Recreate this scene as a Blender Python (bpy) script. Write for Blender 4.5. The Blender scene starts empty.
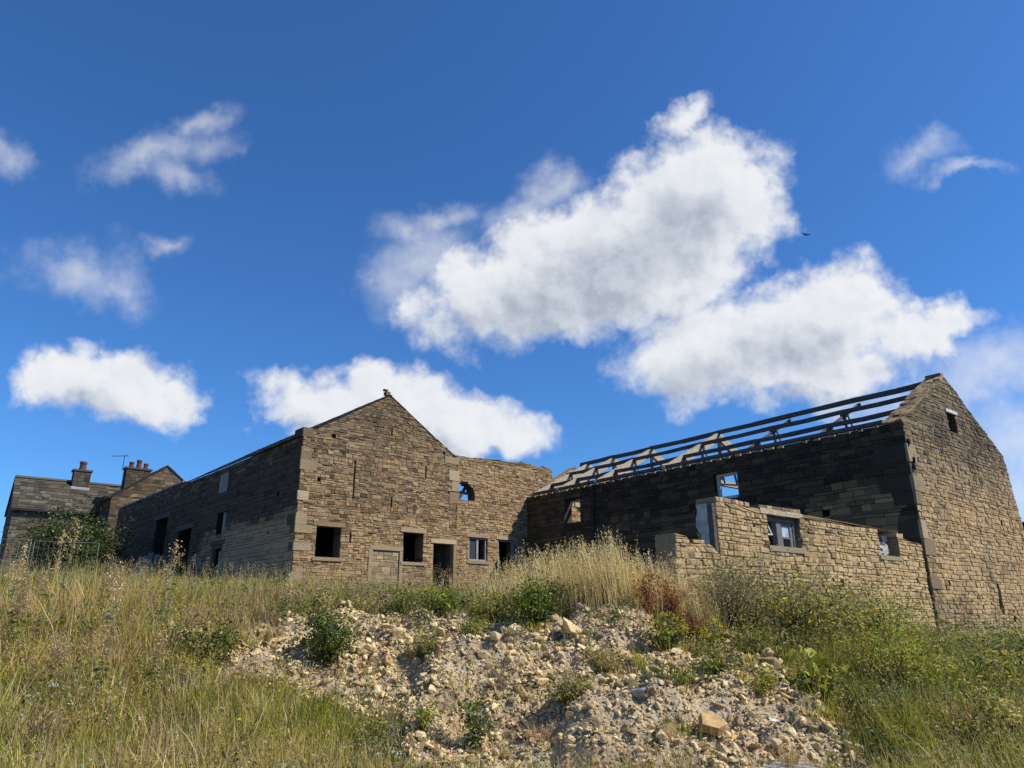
import bpy, bmesh, math, random
import numpy as np
from mathutils import Vector, Matrix

C = bpy.context.scene.collection
R = math.radians
rng = np.random.default_rng(7)
random.seed(7)

# ------------------------------------------------------------------ camera
FPX = 720.45
PITCH = R(18.07)
cam_d = bpy.data.cameras.new('camera')
cam_d.sensor_width = 36.0
cam_d.lens = FPX / 1024 * 36.0
cam_d.clip_end = 20000
cam_d.clip_start = 0.1
cam = bpy.data.objects.new('camera', cam_d)
C.objects.link(cam)
cam.rotation_euler = (Matrix.Rotation(R(90) + PITCH, 3, 'X') @ Matrix.Rotation(R(-0.25), 3, 'Z')).to_euler()
cam.location = (0, 0, 0)
bpy.context.scene.camera = cam

# ------------------------------------------------------------------ exposure
sc = bpy.context.scene
sc.view_settings.view_transform = 'Standard'
sc.view_settings.look = 'None'
EXPOSURE = 0.35
sc.view_settings.exposure = EXPOSURE
sc.view_settings.gamma = 1.0
sc.view_settings.use_curve_mapping = False
sc.cycles.max_bounces = 6
sc.cycles.diffuse_bounces = 3
sc.cycles.transparent_max_bounces = 8
try:
    sc.cycles.use_denoising = False
except Exception:
    pass

# ------------------------------------------------------------------ sun
SUN_DIR = Vector((-1.642, 0.356, -1.79)).normalized()      # the way the light travels
SUN_EL = math.asin(-SUN_DIR.z)
SUN_AZ = math.atan2(-SUN_DIR.x, -SUN_DIR.y)                # clockwise from +Y
sun_d = bpy.data.lights.new('sun', 'SUN')
sun_d.energy = 4.6
sun_d.angle = R(0.53)
sun_d.color = (1.0, 0.94, 0.84)
sun = bpy.data.objects.new('sun', sun_d)
C.objects.link(sun)
sun.rotation_euler = SUN_DIR.to_track_quat('-Z', 'Y').to_euler()
sun.location = (20, 0, 30)


# ------------------------------------------------------------------ node helpers
class NT:
    def __init__(self, tree):
        self.t = tree
        self.n = tree.nodes
        self.l = tree.links

    def node(self, typ, ins=None, **props):
        nd = self.n.new(typ)
        for k, v in props.items():
            setattr(nd, k, v)
        if ins:
            for k, v in ins.items():
                self.put(nd.inputs[k], v)
        return nd

    def put(self, sock, v):
        if isinstance(v, bpy.types.NodeSocket):
            self.l.new(v, sock)
        else:
            sock.default_value = v

    def m(self, op, a, b=None, c=None, clamp=False):
        nd = self.n.new('ShaderNodeMath')
        nd.operation = op
        nd.use_clamp = clamp
        self.put(nd.inputs[0], a)
        if b is not None:
            self.put(nd.inputs[1], b)
        if c is not None:
            self.put(nd.inputs[2], c)
        return nd.outputs[0]

    def v(self, op, a, b=None, out=0):
        nd = self.n.new('ShaderNodeVectorMath')
        nd.operation = op
        self.put(nd.inputs[0], a)
        if b is not None:
            if op == 'SCALE':
                self.put(nd.inputs[3], b)
            else:
                self.put(nd.inputs[1], b)
        return nd.outputs[out]

    def mix(self, f, a, b, mode='MIX'):
        nd = self.n.new('ShaderNodeMix')
        nd.data_type = 'RGBA'
        nd.blend_type = mode
        self.put(nd.inputs[0], f)
        self.put(nd.inputs[6], a)
        self.put(nd.inputs[7], b)
        return nd.outputs[2]

    def smooth(self, x, lo, hi, a=0.0, b=1.0):
        nd = self.n.new('ShaderNodeMapRange')
        nd.interpolation_type = 'SMOOTHSTEP'
        self.put(nd.inputs[0], x)
        nd.inputs[1].default_value = lo
        nd.inputs[2].default_value = hi
        nd.inputs[3].default_value = a
        nd.inputs[4].default_value = b
        return nd.outputs[0]

    def noise(self, vec, scale, detail=4.0, rough=0.55, out=0, dim='3D'):
        nd = self.n.new('ShaderNodeTexNoise')
        nd.noise_dimensions = dim
        self.put(nd.inputs['Vector'], vec)
        nd.inputs['Scale'].default_value = scale
        nd.inputs['Detail'].default_value = detail
        nd.inputs['Roughness'].default_value = rough
        return nd.outputs[out]

    def ramp(self, f, stops, interp='LINEAR'):
        nd = self.n.new('ShaderNodeValToRGB')
        cr = nd.color_ramp
        cr.interpolation = interp
        while len(cr.elements) < len(stops):
            cr.elements.new(0.5)
        for e, (p, c) in zip(cr.elements, stops):
            e.position = p
            e.color = (c[0], c[1], c[2], 1)
        self.put(nd.inputs[0], f)
        return nd.outputs[0]


# ------------------------------------------------------------------ sky: Nishita air with clouds far away in it
def build_world():
    w = bpy.data.worlds.new('World')
    sc.world = w
    w.use_nodes = True
    t = NT(w.node_tree)
    t.n.clear()
    out = t.node('ShaderNodeOutputWorld')
    bg = t.node('ShaderNodeBackground')
    t.l.new(bg.outputs[0], out.inputs[0])
    sky = t.node('ShaderNodeTexSky')
    sky.sky_type = 'NISHITA'
    sky.sun_disc = False
    sky.sun_elevation = SUN_EL
    sky.sun_rotation = SUN_AZ
    sky.altitude = 200
    sky.air_density = 1.0
    sky.dust_density = 0.3
    sky.ozone_density = 3.0
    # a polarised, deep summer blue
    gam = t.node('ShaderNodeGamma', {0: sky.outputs[0], 1: 1.0})
    skyc = t.mix(1.0, gam.outputs[0], (0.40, 0.78, 1.20, 1), 'MULTIPLY')

    tc = t.node('ShaderNodeTexCoord')
    d = tc.outputs['Generated']
    c, s = math.cos(PITCH), math.sin(PITCH)
    f = t.v('DOT_PRODUCT', d, (0, c, s), 1)
    fx = t.v('DOT_PRODUCT', d, (1, 0, 0), 1)
    fy = t.v('DOT_PRODUCT', d, (0, -s, c), 1)
    fpos = t.m('MAXIMUM', f, 0.05)
    px = t.m('DIVIDE', fx, fpos)
    py = t.m('DIVIDE', fy, fpos)
    cmb = t.node('ShaderNodeCombineXYZ', {0: px, 1: py, 2: 0.0})
    P = cmb.outputs[0]

    # heaps: centre x, y, half width, half height, tilt, weight (chart units * 1000)
    B = [
        # large diagonal heap
        (-88, 122, 50, 42, 15, .49), (-20, 92, 70, 46, 12, .92), (50, 106, 115, 58, 14, 1.08), (120, 138, 122, 66, 22, 1.12), (172, 172, 92, 70, 28, 1.1),
        (212, 198, 56, 56, 30, .95), (205, 226, 50, 30, 30, .75), (178, 98, 62, 34, 30, .85), (-110, 150, 48, 22, -15, .46), (-70, 165, 40, 16, 10, .44),
        (172, 266, 44, 18, 32, .60), (50, 200, 34, 24, 20, .495), (10, 168, 70, 20, 35, .42), (236, 170, 30, 26, 20, .55), (110, 72, 45, 26, 40, .55),
        # lower right heap
        (295, 62, 88, 46, 6, 1.05), (330, 80, 55, 40, 10, .95), (220, 30, 110, 44, 2, 1.0), (300, 15, 110, 34, 2, .9), (190, 52, 60, 30, 20, .7),
        (398, 50, 55, 26, 6, .8), (438, 62, 48, 20, 15, .7), (140, 12, 40, 24, 0, .55), (290, -14, 60, 24, 0, .62),
        # left heap
        (-405, 6, 62, 36, 2, 1.0), (-455, 10, 46, 27, -6, .85), (-358, -4, 46, 32, 4, .85), (-330, -22, 28, 16, 0, .5),
        # heap behind the near gable
        (-190, -16, 56, 32, 0, 1.0), (-222, -28, 40, 20, 0, .7), (-120, -18, 70, 36, -4, 1.0), (-60, -34, 70, 32, -8, 1.0), (-10, -48, 55, 22, -6, .85), (-150, -45, 80, 26, 0, .9),
        # wisps
        (-355, 232, 78, 24, 8, .43), (-302, 268, 34, 16, 20, .40), (-330, 208, 40, 16, -25, .36), (-432, 120, 66, 34, -15, .37), (-395, 100, 40, 20, -30, .36),
        (-505, 225, 30, 22, 0, .40), (405, 225, 46, 18, 10, .37), (448, 208, 42, 9, 10, .44), (-350, 138, 24, 10, 0, .34),
        # thin veil over the big barn
        (480, 15, 115, 42, 12, .49), (520, -60, 120, 60, 0, .47), (400, -10, 90, 24, 12, .45), (500, -110, 90, 55, 10, .46),
    ]
    B = [(x / .72045, y / .72045, rx / .72045, ry / .72045, a, w_) for x, y, rx, ry, a, w_ in B]

    def cnoise(Pv):
        n1 = t.noise(Pv, 6.0, 9.0, 0.60)
        vo = t.n.new('ShaderNodeTexVoronoi')
        vo.feature = 'F1'
        wv = t.v('SCALE', t.noise(Pv, 20.0, 3.0, 0.6, 1), 0.05)
        t.put(vo.inputs['Vector'], t.v('ADD', Pv, wv))
        vo.inputs['Scale'].default_value = 15.0
        vo.inputs['Detail'].default_value = 3.0
        vo.inputs['Roughness'].default_value = 0.55
        vo.normalize = True
        puff = t.m('SUBTRACT', 1.0, vo.outputs['Distance'])
        return t.m('MULTIPLY_ADD', puff, 0.50, t.m('MULTIPLY', n1, 0.80))

    def warp(Pv):
        wa = t.noise(Pv, 5.5, 4.0, 0.6, 1)
        wv = t.v('SCALE', t.v('SUBTRACT', wa, (0.5, 0.5, 0.5)), 0.10)
        wb = t.noise(Pv, 17.0, 5.0, 0.62, 1)
        wv2 = t.v('SCALE', t.v('SUBTRACT', wb, (0.5, 0.5, 0.5)), 0.055)
        return t.v('ADD', t.v('ADD', Pv, wv), wv2)

    def field(Q, nn, blobs, amp):
        acc = None
        for (x, y, rx, ry, a, wt) in blobs:
            mp = t.n.new('ShaderNodeMapping')
            mp.vector_type = 'TEXTURE'
            t.l.new(Q, mp.inputs[0])
            mp.inputs[1].default_value = (x / 1000, y / 1000, 0)
            mp.inputs[2].default_value = (0, 0, R(a))
            mp.inputs[3].default_value = (rx / 1000, ry / 1000, 1)
            ln = t.v('LENGTH', mp.outputs[0], out=1)
            val = t.m('MULTIPLY_ADD', ln, -wt * 0.62, wt)
            acc = val if acc is None else t.m('SMOOTH_MAX', acc, val, 0.10)
        return t.m('ADD', acc, t.m('MULTIPLY', t.m('SUBTRACT', nn, 0.76), amp))

    big = [b_ for b_ in B if b_[5] >= 0.8]
    body = [b_ for b_ in B if b_[5] >= 0.5]
    thin = [b_ for b_ in B if b_[5] < 0.5]
    Q0 = warp(P)
    N0 = cnoise(P)
    D0 = field(Q0, N0, body, 1.2)
    DW = field(Q0, N0, thin, 0.75)
    D1 = field(t.v('ADD', Q0, (0.030, 0.045, 0.0)), N0, big, 0.3)
    N2 = cnoise(t.v('ADD', P, (0.010, 0.014, 0.0)))
    alpha = t.m('MAXIMUM', t.smooth(D0, 0.18, 0.54), t.m('MULTIPLY', t.smooth(DW, 0.06, 0.52), 0.60))
    alpha = t.m('MULTIPLY', alpha, t.smooth(f, 0.15, 0.35))
    occ = t.m('ADD', t.m('MULTIPLY', t.smooth(D1, 0.30, 1.0), 0.72), t.m('MULTIPLY', t.smooth(t.m('SUBTRACT', N2, N0), -0.10, 0.12), 0.34))
    ccol = t.ramp(occ, [(0.0, (0.93, 0.94, 0.955)), (0.4, (0.81, 0.845, 0.89)), (0.75, (0.60, 0.65, 0.73)), (1.0, (0.45, 0.50, 0.59))])
    cscale = t.v('SCALE', ccol, 0.96 / 0.1 / 2 ** EXPOSURE)
    final = t.mix(t.m('MULTIPLY', alpha, 0.97), skyc, cscale)
    t.l.new(final, bg.inputs[0])
    bg.inputs[1].default_value = 0.10
    w.cycles.sampling_method = 'MANUAL'
    w.cycles.sample_map_resolution = 1024


build_world()


# ------------------------------------------------------------------ mesh builder
class MB:
    def __init__(self):
        self.v = []
        self.f = []
        self.c = []
        self.n = 0

    def add(self, verts, faces, col=(0.5, 0.5, 0, 1)):
        verts = np.asarray(verts, float).reshape(-1, 3)
        self.v.append(verts)
        o = self.n
        for f in faces:
            self.f.append([i + o for i in f])
            self.c.append(col)
        self.n += len(verts)

    def box(self, c, size, rz=0.0, col=(0.5, 0.5, 0, 1), jit=0.0):
        sx, sy, sz = [q / 2 for q in size]
        p = np.array([[x, y, z] for z in (-sz, sz) for y in (-sy, sy) for x in (-sx, sx)], float)
        if jit:
            p += rng.uniform(-jit, jit, p.shape)
        ca, sa = math.cos(rz), math.sin(rz)
        q = p.copy()
        q[:, 0] = p[:, 0] * ca - p[:, 1] * sa
        q[:, 1] = p[:, 0] * sa + p[:, 1] * ca
        self.add(q + np.asarray(c, float), BOXF, col)

    def bar(self, p, q, w, h, up=(0, 0, 1), col=(0.5, 0.5, 0, 1), taper=1.0, jit=0.0):
        p = np.asarray(p, float); q = np.asarray(q, float)
        d = q - p
        d /= np.linalg.norm(d)
        up = np.asarray(up, float)
        s = np.cross(d, up)
        if np.linalg.norm(s) < 1e-4:
            s = np.cross(d, (1, 0, 0))
        s /= np.linalg.norm(s)
        u = np.cross(s, d)
        vs = []
        for e, k in ((p, 1.0), (q, taper)):
            for b in (-1, 1):
                for a in (-1, 1):
                    vs.append(e + s * a * w / 2 * k + u * b * h / 2 * k)
        vs = np.array(vs)
        if jit:
            vs += rng.uniform(-jit, jit, vs.shape)
        self.add(vs, BOXF, col)

    def tube(self, pts, rad, seg=8, col=(0.5, 0.5, 0, 1), cap=True):
        pts = [np.asarray(p, float) for p in pts]
        rad = rad if hasattr(rad, '__len__') else [rad] * len(pts)
        vs = []
        for i, p in enumerate(pts):
            d = pts[min(i + 1, len(pts) - 1)] - pts[max(i - 1, 0)]
            d /= np.linalg.norm(d) + 1e-9
            a = np.cross(d, (0, 0, 1))
            if np.linalg.norm(a) < 1e-3:
                a = np.array([1.0, 0, 0])
            a /= np.linalg.norm(a)
            b = np.cross(d, a)
            for k in range(seg):
                th = 2 * math.pi * k / seg
                vs.append(p + rad[i] * (a * math.cos(th) + b * math.sin(th)))
        fs = []
        for i in range(len(pts) - 1):
            for k in range(seg):
                k2 = (k + 1) % seg
                fs.append([i * seg + k, i * seg + k2, (i + 1) * seg + k2, (i + 1) * seg + k])
        if cap:
            fs.append(list(range(seg))[::-1])
            fs.append([(len(pts) - 1) * seg + k for k in range(seg)])
        self.add(vs, fs, col)

    def mesh(self, name, origin=(0, 0, 0)):
        me = bpy.data.meshes.new(name)
        V = np.concatenate(self.v) - np.asarray(origin, float)
        me.vertices.add(len(V))
        me.vertices.foreach_set('co', V.astype(np.float32).ravel())
        ln = np.array([len(f) for f in self.f], np.int32)
        lp = np.array([i for f in self.f for i in f], np.int32)
        me.loops.add(len(lp))
        me.loops.foreach_set('vertex_index', lp)
        me.polygons.add(len(ln))
        me.polygons.foreach_set('loop_start', np.concatenate([[0], np.cumsum(ln)[:-1]]).astype(np.int32))
        me.update(calc_edges=True)
        at = me.attributes.new('tone', 'FLOAT_COLOR', 'FACE')
        at.data.foreach_set('color', np.array(self.c, np.float32).ravel())
        me.validate()
        me.shade_flat()
        return me

    def build(self, name, mat, parent=None):
        o = (0, 0, 0) if parent is None else world_loc(parent)
        me = self.mesh(name, o)
        me.materials.append(mat)
        ob = bpy.data.objects.new(name, me)
        C.objects.link(ob)
        if parent is not None:
            ob.parent = parent
        return ob

    def build_at(self, name, mat, loc):
        me = self.mesh(name, loc)
        me.materials.append(mat)
        ob = bpy.data.objects.new(name, me)
        ob.location = loc
        C.objects.link(ob)
        return ob


BOXF = [[0, 2, 3, 1], [4, 5, 7, 6], [0, 1, 5, 4], [1, 3, 7, 5], [3, 2, 6, 7], [2, 0, 4, 6]]


def world_loc(o):
    v = Vector((0, 0, 0))
    while o is not None:
        v += o.location
        o = o.parent
    return np.array(v)


def tag(o, label=None, cat=None, group=None, kind=None):
    if label: o['label'] = label
    if cat: o['category'] = cat
    if group: o['group'] = group
    if kind: o['kind'] = kind
    return o


def thing(name, label, cat, loc, group=None):
    o = bpy.data.objects.new(name, None)
    o.empty_display_size = 0.3
    o.location = loc
    C.objects.link(o)
    return tag(o, label, cat, group)


# ------------------------------------------------------------------ materials
def new_mat(name):
    m = bpy.data.materials.new(name)
    m.use_nodes = True
    t = NT(m.node_tree)
    t.n.clear()
    out = t.node('ShaderNodeOutputMaterial')
    b = t.node('ShaderNodeBsdfPrincipled')
    t.l.new(b.outputs[0], out.inputs[0])
    b.inputs['Specular IOR Level'].default_value = 0.2
    return m, t, b, out


def stone_mat(name, stops, mortar=(0.10, 0.085, 0.065), soot=(0.024, 0.021, 0.018), lichen=(0.33, 0.31, 0.25), blotch=0.5, bump=0.45):
    m, t, b, out = new_mat(name)
    at = t.node('ShaderNodeAttribute', attribute_name='tone')
    sp = t.node('ShaderNodeSeparateColor', {0: at.outputs['Color']})
    pos = t.node('ShaderNodeNewGeometry').outputs['Position']
    col = t.ramp(sp.outputs[0], stops)
    n1 = t.noise(pos, 3.2, 5, 0.6)
    n2 = t.noise(pos, 21.0, 5, 0.65)
    n3 = t.noise(pos, 0.55, 4, 0.6)
    k = t.m('ADD', t.m('MULTIPLY', n2, 0.9), 0.55)
    k = t.m('MULTIPLY', k, t.m('MULTIPLY_ADD', n3, blotch, 1.0 - blotch * 0.5))
    col = t.v('SCALE', col, k)
    col = t.mix(t.m('MULTIPLY', t.smooth(n1, 0.55, 0.75), 0.28), col, (*lichen, 1))
    col = t.mix(t.m('MULTIPLY', t.smooth(t.noise(pos, 1.4, 6, 0.65), 0.56, 0.75), 0.4), col, (0.07, 0.06, 0.05, 1))
    # soot on each stone, uneven across it; on inner walls, painted shade
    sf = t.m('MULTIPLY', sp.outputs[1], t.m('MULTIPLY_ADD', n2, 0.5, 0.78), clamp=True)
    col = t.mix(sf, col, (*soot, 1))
    mcol = t.v('SCALE', t.node('ShaderNodeRGB').outputs[0], 1.0)
    t.n[-1].inputs[0].default_value = (*mortar, )
    mc = t.mix(sp.outputs[1], (*mortar, 1), (0.012, 0.012, 0.012, 1))
    col = t.mix(sp.outputs[2], col, mc)
    t.l.new(col, b.inputs['Base Color'])
    b.inputs['Roughness'].default_value = 0.92
    bm = t.node('ShaderNodeBump', {'Strength': bump, 'Distance': 0.03,
                                   'Height': t.m('ADD', t.noise(pos, 14, 6, 0.7), t.m('MULTIPLY', n2, 0.6))})
    t.l.new(bm.outputs[0], b.inputs['Normal'])
    return m


def plain_mat(name, col, rough=0.8, var=0.5, scale=6.0, spec=0.2, stretch=None, dark=0.45, metallic=0.0, bump=0.2):
    m, t, b, out = new_mat(name)
    pos = t.node('ShaderNodeNewGeometry').outputs['Position']
    p = pos if stretch is None else t.v('MULTIPLY', pos, stretch)
    n = t.noise(p, scale, 6, 0.65)
    c = t.mix(t.smooth(n, 0.35, 0.7), (col[0] * (1 - var * dark * 2), col[1] * (1 - var * dark * 2), col[2] * (1 - var * dark * 2), 1), (*col, 1))
    t.l.new(c, b.inputs['Base Color'])
    b.inputs['Roughness'].default_value = rough
    b.inputs['Specular IOR Level'].default_value = spec
    b.inputs['Metallic'].default_value = metallic
    bm = t.node('ShaderNodeBump', {'Strength': bump, 'Distance': 0.02, 'Height': n})
    t.l.new(bm.outputs[0], b.inputs['Normal'])
    return m


def plant_mat():
    m, t, b, out = new_mat('foliage')
    at = t.node('ShaderNodeAttribute', attribute_name='tone')
    col = at.outputs['Color']
    t.l.new(col, b.inputs['Base Color'])
    b.inputs['Roughness'].default_value = 0.65
    b.inputs['Specular IOR Level'].default_value = 0.25
    tr = t.node('ShaderNodeBsdfTranslucent', {0: col})
    mx = t.node('ShaderNodeMixShader', {0: 0.42, 1: b.outputs[0], 2: tr.outputs[0]})
    t.l.new(mx.outputs[0], out.inputs[0])
    return m


def rock_mat():
    m, t, b, out = new_mat('rubble_stone')
    at = t.node('ShaderNodeAttribute', attribute_name='tone')
    sp = t.node('ShaderNodeSeparateColor', {0: at.outputs['Color']})
    oi = t.node('ShaderNodeObjectInfo')
    pos = t.node('ShaderNodeNewGeometry').outputs['Position']
    r = t.m('FRACT', t.m('ADD', sp.outputs[0], oi.outputs['Random']))
    col = t.ramp(r, [(0, (0.218, 0.142, 0.067)), (0.25, (0.451, 0.317, 0.148)), (0.5, (0.641, 0.486, 0.254)), (0.75, (0.559, 0.427, 0.230)), (0.92, (0.736, 0.595, 0.336)), (1.0, (0.519, 0.310, 0.111))])
    n = t.noise(pos, 18, 6, 0.65)
    col = t.v('SCALE', col, t.m('MULTIPLY_ADD', n, 0.9, 0.55))
    t.l.new(col, b.inputs['Base Color'])
    b.inputs['Roughness'].default_value = 0.95
    bm = t.node('ShaderNodeBump', {'Strength': 0.5, 'Distance': 0.02, 'Height': t.noise(pos, 40, 5, 0.7)})
    t.l.new(bm.outputs[0], b.inputs['Normal'])
    return m


def ground_mat():
    m, t, b, out = new_mat('earth')
    at = t.node('ShaderNodeAttribute', attribute_name='rubble')
    pos = t.node('ShaderNodeNewGeometry').outputs['Position']
    n1 = t.noise(pos, 1.3, 6, 0.6)
    n2 = t.noise(pos, 17, 6, 0.7)
    vo = t.node('ShaderNodeTexVoronoi', {'Vector': pos, 'Scale': 17.0})
    soil = t.ramp(n2, [(0.3, (0.07, 0.055, 0.03)), (0.7, (0.19, 0.15, 0.08))])
    rub = t.ramp(n2, [(0.25, (0.27, 0.20, 0.125)), (0.5, (0.45, 0.355, 0.235)), (0.75, (0.60, 0.495, 0.345))])
    rub = t.mix(t.smooth(t.noise(pos, 2.3, 6, 0.65), 0.5, 0.66), rub, (0.13, 0.092, 0.055, 1))
    rub = t.mix(t.smooth(n1, 0.45, 0.7), rub, t.mix(1.0, rub, (0.82, 0.72, 0.6, 1), 'MULTIPLY'))
    col = t.mix(at.outputs['Fac'], soil, rub)
    t.l.new(col, b.inputs['Base Color'])
    b.inputs['Roughness'].default_value = 1.0
    h = t.m('ADD', t.m('MULTIPLY', vo.outputs['Distance'], -0.6), t.m('MULTIPLY', n2, 0.8))
    bm = t.node('ShaderNodeBump', {'Strength': 0.9, 'Distance': 0.06, 'Height': h})
    t.l.new(bm.outputs[0], b.inputs['Normal'])
    return m


M = {}
M['brown_stone'] = stone_mat('brown_stone', [(0, (0.112, 0.075, 0.041)), (0.2, (0.255, 0.164, 0.080)), (0.45, (0.377, 0.252, 0.130)), (0.65, (0.468, 0.334, 0.177)), (0.82, (0.367, 0.204, 0.096)), (0.92, (0.296, 0.231, 0.154)), (1, (0.559, 0.417, 0.234))], mortar=(0.17, 0.132, 0.088))
M['buff_stone'] = stone_mat('buff_stone', [(0, (0.163, 0.111, 0.062)), (0.2, (0.318, 0.211, 0.099)), (0.45, (0.426, 0.298, 0.145)), (0.65, (0.508, 0.364, 0.186)), (0.82, (0.391, 0.227, 0.099)), (0.92, (0.346, 0.274, 0.177)), (1, (0.573, 0.439, 0.251))], mortar=(0.24, 0.185, 0.12))
M['quoin'] = stone_mat('quoin_stone', [(0, (0.24, 0.175, 0.10)), (0.5, (0.33, 0.25, 0.15)), (1, (0.44, 0.35, 0.22))], lichen=(0.40, 0.32, 0.20), blotch=0.7, bump=0.8)
M['side_stone'] = stone_mat('red_brown_stone', [(0, (0.13, 0.085, 0.05)), (0.3, (0.30, 0.19, 0.105)), (0.55, (0.43, 0.29, 0.17)), (0.75, (0.36, 0.205, 0.115)), (1, (0.46, 0.34, 0.21))], mortar=(0.12, 0.085, 0.055))  # reddish wall stone, warmed further to paint in fill light on the shaded side
M['house_stone'] = stone_mat('house_stone', [(0, (0.086, 0.071, 0.055)), (0.5, (0.180, 0.142, 0.103)), (1, (0.245, 0.199, 0.147))])
M['slate'] = stone_mat('stone_slate', [(0, (0.045, 0.040, 0.031)), (0.5, (0.090, 0.078, 0.058)), (1, (0.143, 0.122, 0.088))], mortar=(0.03, 0.03, 0.025), lichen=(0.150, 0.137, 0.075))
M['dark_timber'] = plain_mat('dark_timber', (0.14, 0.122, 0.105), 0.85, 0.6, 9, stretch=(1, 1, 3))
M['pale_timber'] = plain_mat('pale_timber', (0.56, 0.47, 0.34), 0.85, 0.5, 8, stretch=(1, 1, 3))
M['grey_timber'] = plain_mat('grey_timber', (0.28, 0.27, 0.245), 0.8, 0.5, 9)
M['white_paint'] = plain_mat('weathered_white_paint', (0.66, 0.66, 0.63), 0.7, 0.35, 12)
M['grey_paint'] = plain_mat('grey_paint', (0.34, 0.35, 0.35), 0.7, 0.4, 12)
M['plaster'] = plain_mat('limewashed_plaster', (0.52, 0.52, 0.50), 0.9, 0.45, 5)
M['board'] = plain_mat('weathered_board', (0.33, 0.31, 0.28), 0.85, 0.4, 5, stretch=(4, 4, 1))
M['sheet'] = plain_mat('bluish_sheet', (0.24, 0.255, 0.25), 0.6, 0.6, 3)
M['terracotta'] = plain_mat('terracotta', (0.14, 0.06, 0.045), 0.8, 0.4, 10)
M['lead'] = plain_mat('lead_flashing', (0.40, 0.42, 0.45), 0.5, 0.3, 6)
M['iron'] = plain_mat('dark_iron', (0.03, 0.03, 0.032), 0.6, 0.4, 10)
M['steel'] = plain_mat('galvanised_steel', (0.42, 0.43, 0.42), 0.45, 0.3, 10, metallic=0.6)
M['dark_gap'] = plain_mat('dark_interior', (0.02, 0.02, 0.02), 1.0, 0.4, 4)  # near-black colour that paints the shade inside small holes
M['concrete'] = plain_mat('concrete', (0.42, 0.38, 0.32), 0.95, 0.5, 7)
M['frame'] = plain_mat('dark_frame_paint', (0.17, 0.172, 0.165), 0.75, 0.4, 12)
M['cement'] = plain_mat('weathered_cement', (0.55, 0.50, 0.42), 0.95, 0.5, 7)
M['orange_stone'] = plain_mat('orange_sandstone', (0.58, 0.38, 0.17), 0.95, 0.5, 7, bump=0.5)
M['bird'] = plain_mat('bird_plumage', (0.02, 0.018, 0.016), 0.8, 0.2, 20)
gm, gt, gb, go = new_mat('sky_tint_glass')
gb.inputs['Base Color'].default_value = (0.36, 0.44, 0.50, 1)
gb.inputs['Roughness'].default_value = 0.22
gb.inputs['Specular IOR Level'].default_value = 0.8
gn = gt.node('ShaderNodeNewGeometry').outputs['Position']
gt.l.new(gt.ramp(gt.noise(gn, 5, 4), [(0.3, (0.26, 0.32, 0.36)), (0.7, (0.52, 0.60, 0.66))]), gb.inputs['Base Color'])  # pale blue base paints the sky reflected in the pane
M['sky_tint_glass'] = gm
gm, gt, gb, go = new_mat('dark_glass')
gb.inputs['Base Color'].default_value = (0.05, 0.06, 0.065, 1)
gb.inputs['Roughness'].default_value = 0.12
M['dark_glass'] = gm
M['plant'] = plant_mat()
M['rock'] = rock_mat()
M['earth'] = ground_mat()

# ------------------------------------------------------------------ terrain
CP = np.array([
    (0, 2, -1.75), (-6, 2, -1.65), (6, 2, -1.8), (-12, 3, -1.4), (12, 3, -1.8), (0, 6, -1.75), (-5, 6, -1.5), (5, 6, -1.8),
    (0, 9.3, -1.72), (-2.5, 9.5, -1.5), (3, 9.3, -1.7), (6, 9.3, -1.65), (-6, 9, -.95), (-10, 9, -.6), (10, 9, -1.6),
    (0, 11, -.98), (0, 12.5, -.3), (0, 13.8, .05), (0, 15, .2), (0, 18, .35), (-2.5, 11.5, -.75), (-2.5, 13.3, -.05), (-3.5, 14.2, .1), (-4, 12, -.3),
    (-6, 12, .0), (-6, 14, .22), (-10, 13, .3), (-15, 14, .4), (-20, 10, -.2),
    (1.8, 10.5, -1.1), (1.8, 12, -.45), (2.2, 13, -.1), (3.2, 12.5, -.35), (3.4, 11, -1.05), (4.8, 12.3, -.8), (5, 14, -.3), (4.2, 14.8, -.1), (7, 14, -.9), (7.2, 16.6, -.7), (9.5, 17, -.95), (11.5, 20, -.85), (15, 21, -1.0), (12, 14, -1.5), (18, 16, -1.5), (18, 24, -1.0), (8.5, 12, -1.35),
    (-7.5, 25, .6), (-2.3, 29.5, .85), (2, 26, .5), (6, 22, .3), (-12, 20, .5), (-20, 30, 1.0), (-22, 42, 1.5), (-30, 45, 1.6), (-35, 30, 1.2), (0, 40, .8), (20, 40, .2), (30, 25, -.6), (0, 60, 1.2), (-40, 60, 1.8), (40, 60, 0), (-40, 5, 0), (40, 5, -2), (0, -20, -2), (-40, -20, -1.5), (40, -20, -2)], float)


def tps(r2):
    r = np.sqrt(r2 + 1e-9)
    return r2 * np.log(r)


NC = len(CP)
_d = ((CP[:, None, :2] - CP[None, :, :2]) ** 2).sum(-1)
_A = np.zeros((NC + 3, NC + 3))
_A[:NC, :NC] = tps(_d) + np.eye(NC) * .02
_A[:NC, NC:] = np.c_[np.ones(NC), CP[:, :2]]
_A[NC:, :NC] = _A[:NC, NC:].T
_W = np.linalg.solve(_A, np.r_[CP[:, 2], 0, 0, 0])


def hash2(ix, iy, s):
    h = (ix * 374761393 + iy * 668265263 + s * 974634777) & 0xFFFFFFFF
    h = ((h ^ (h >> 13)) * 1274126177) & 0xFFFFFFFF
    return ((h ^ (h >> 16)) & 0xFFFF) / 65535.0


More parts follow.
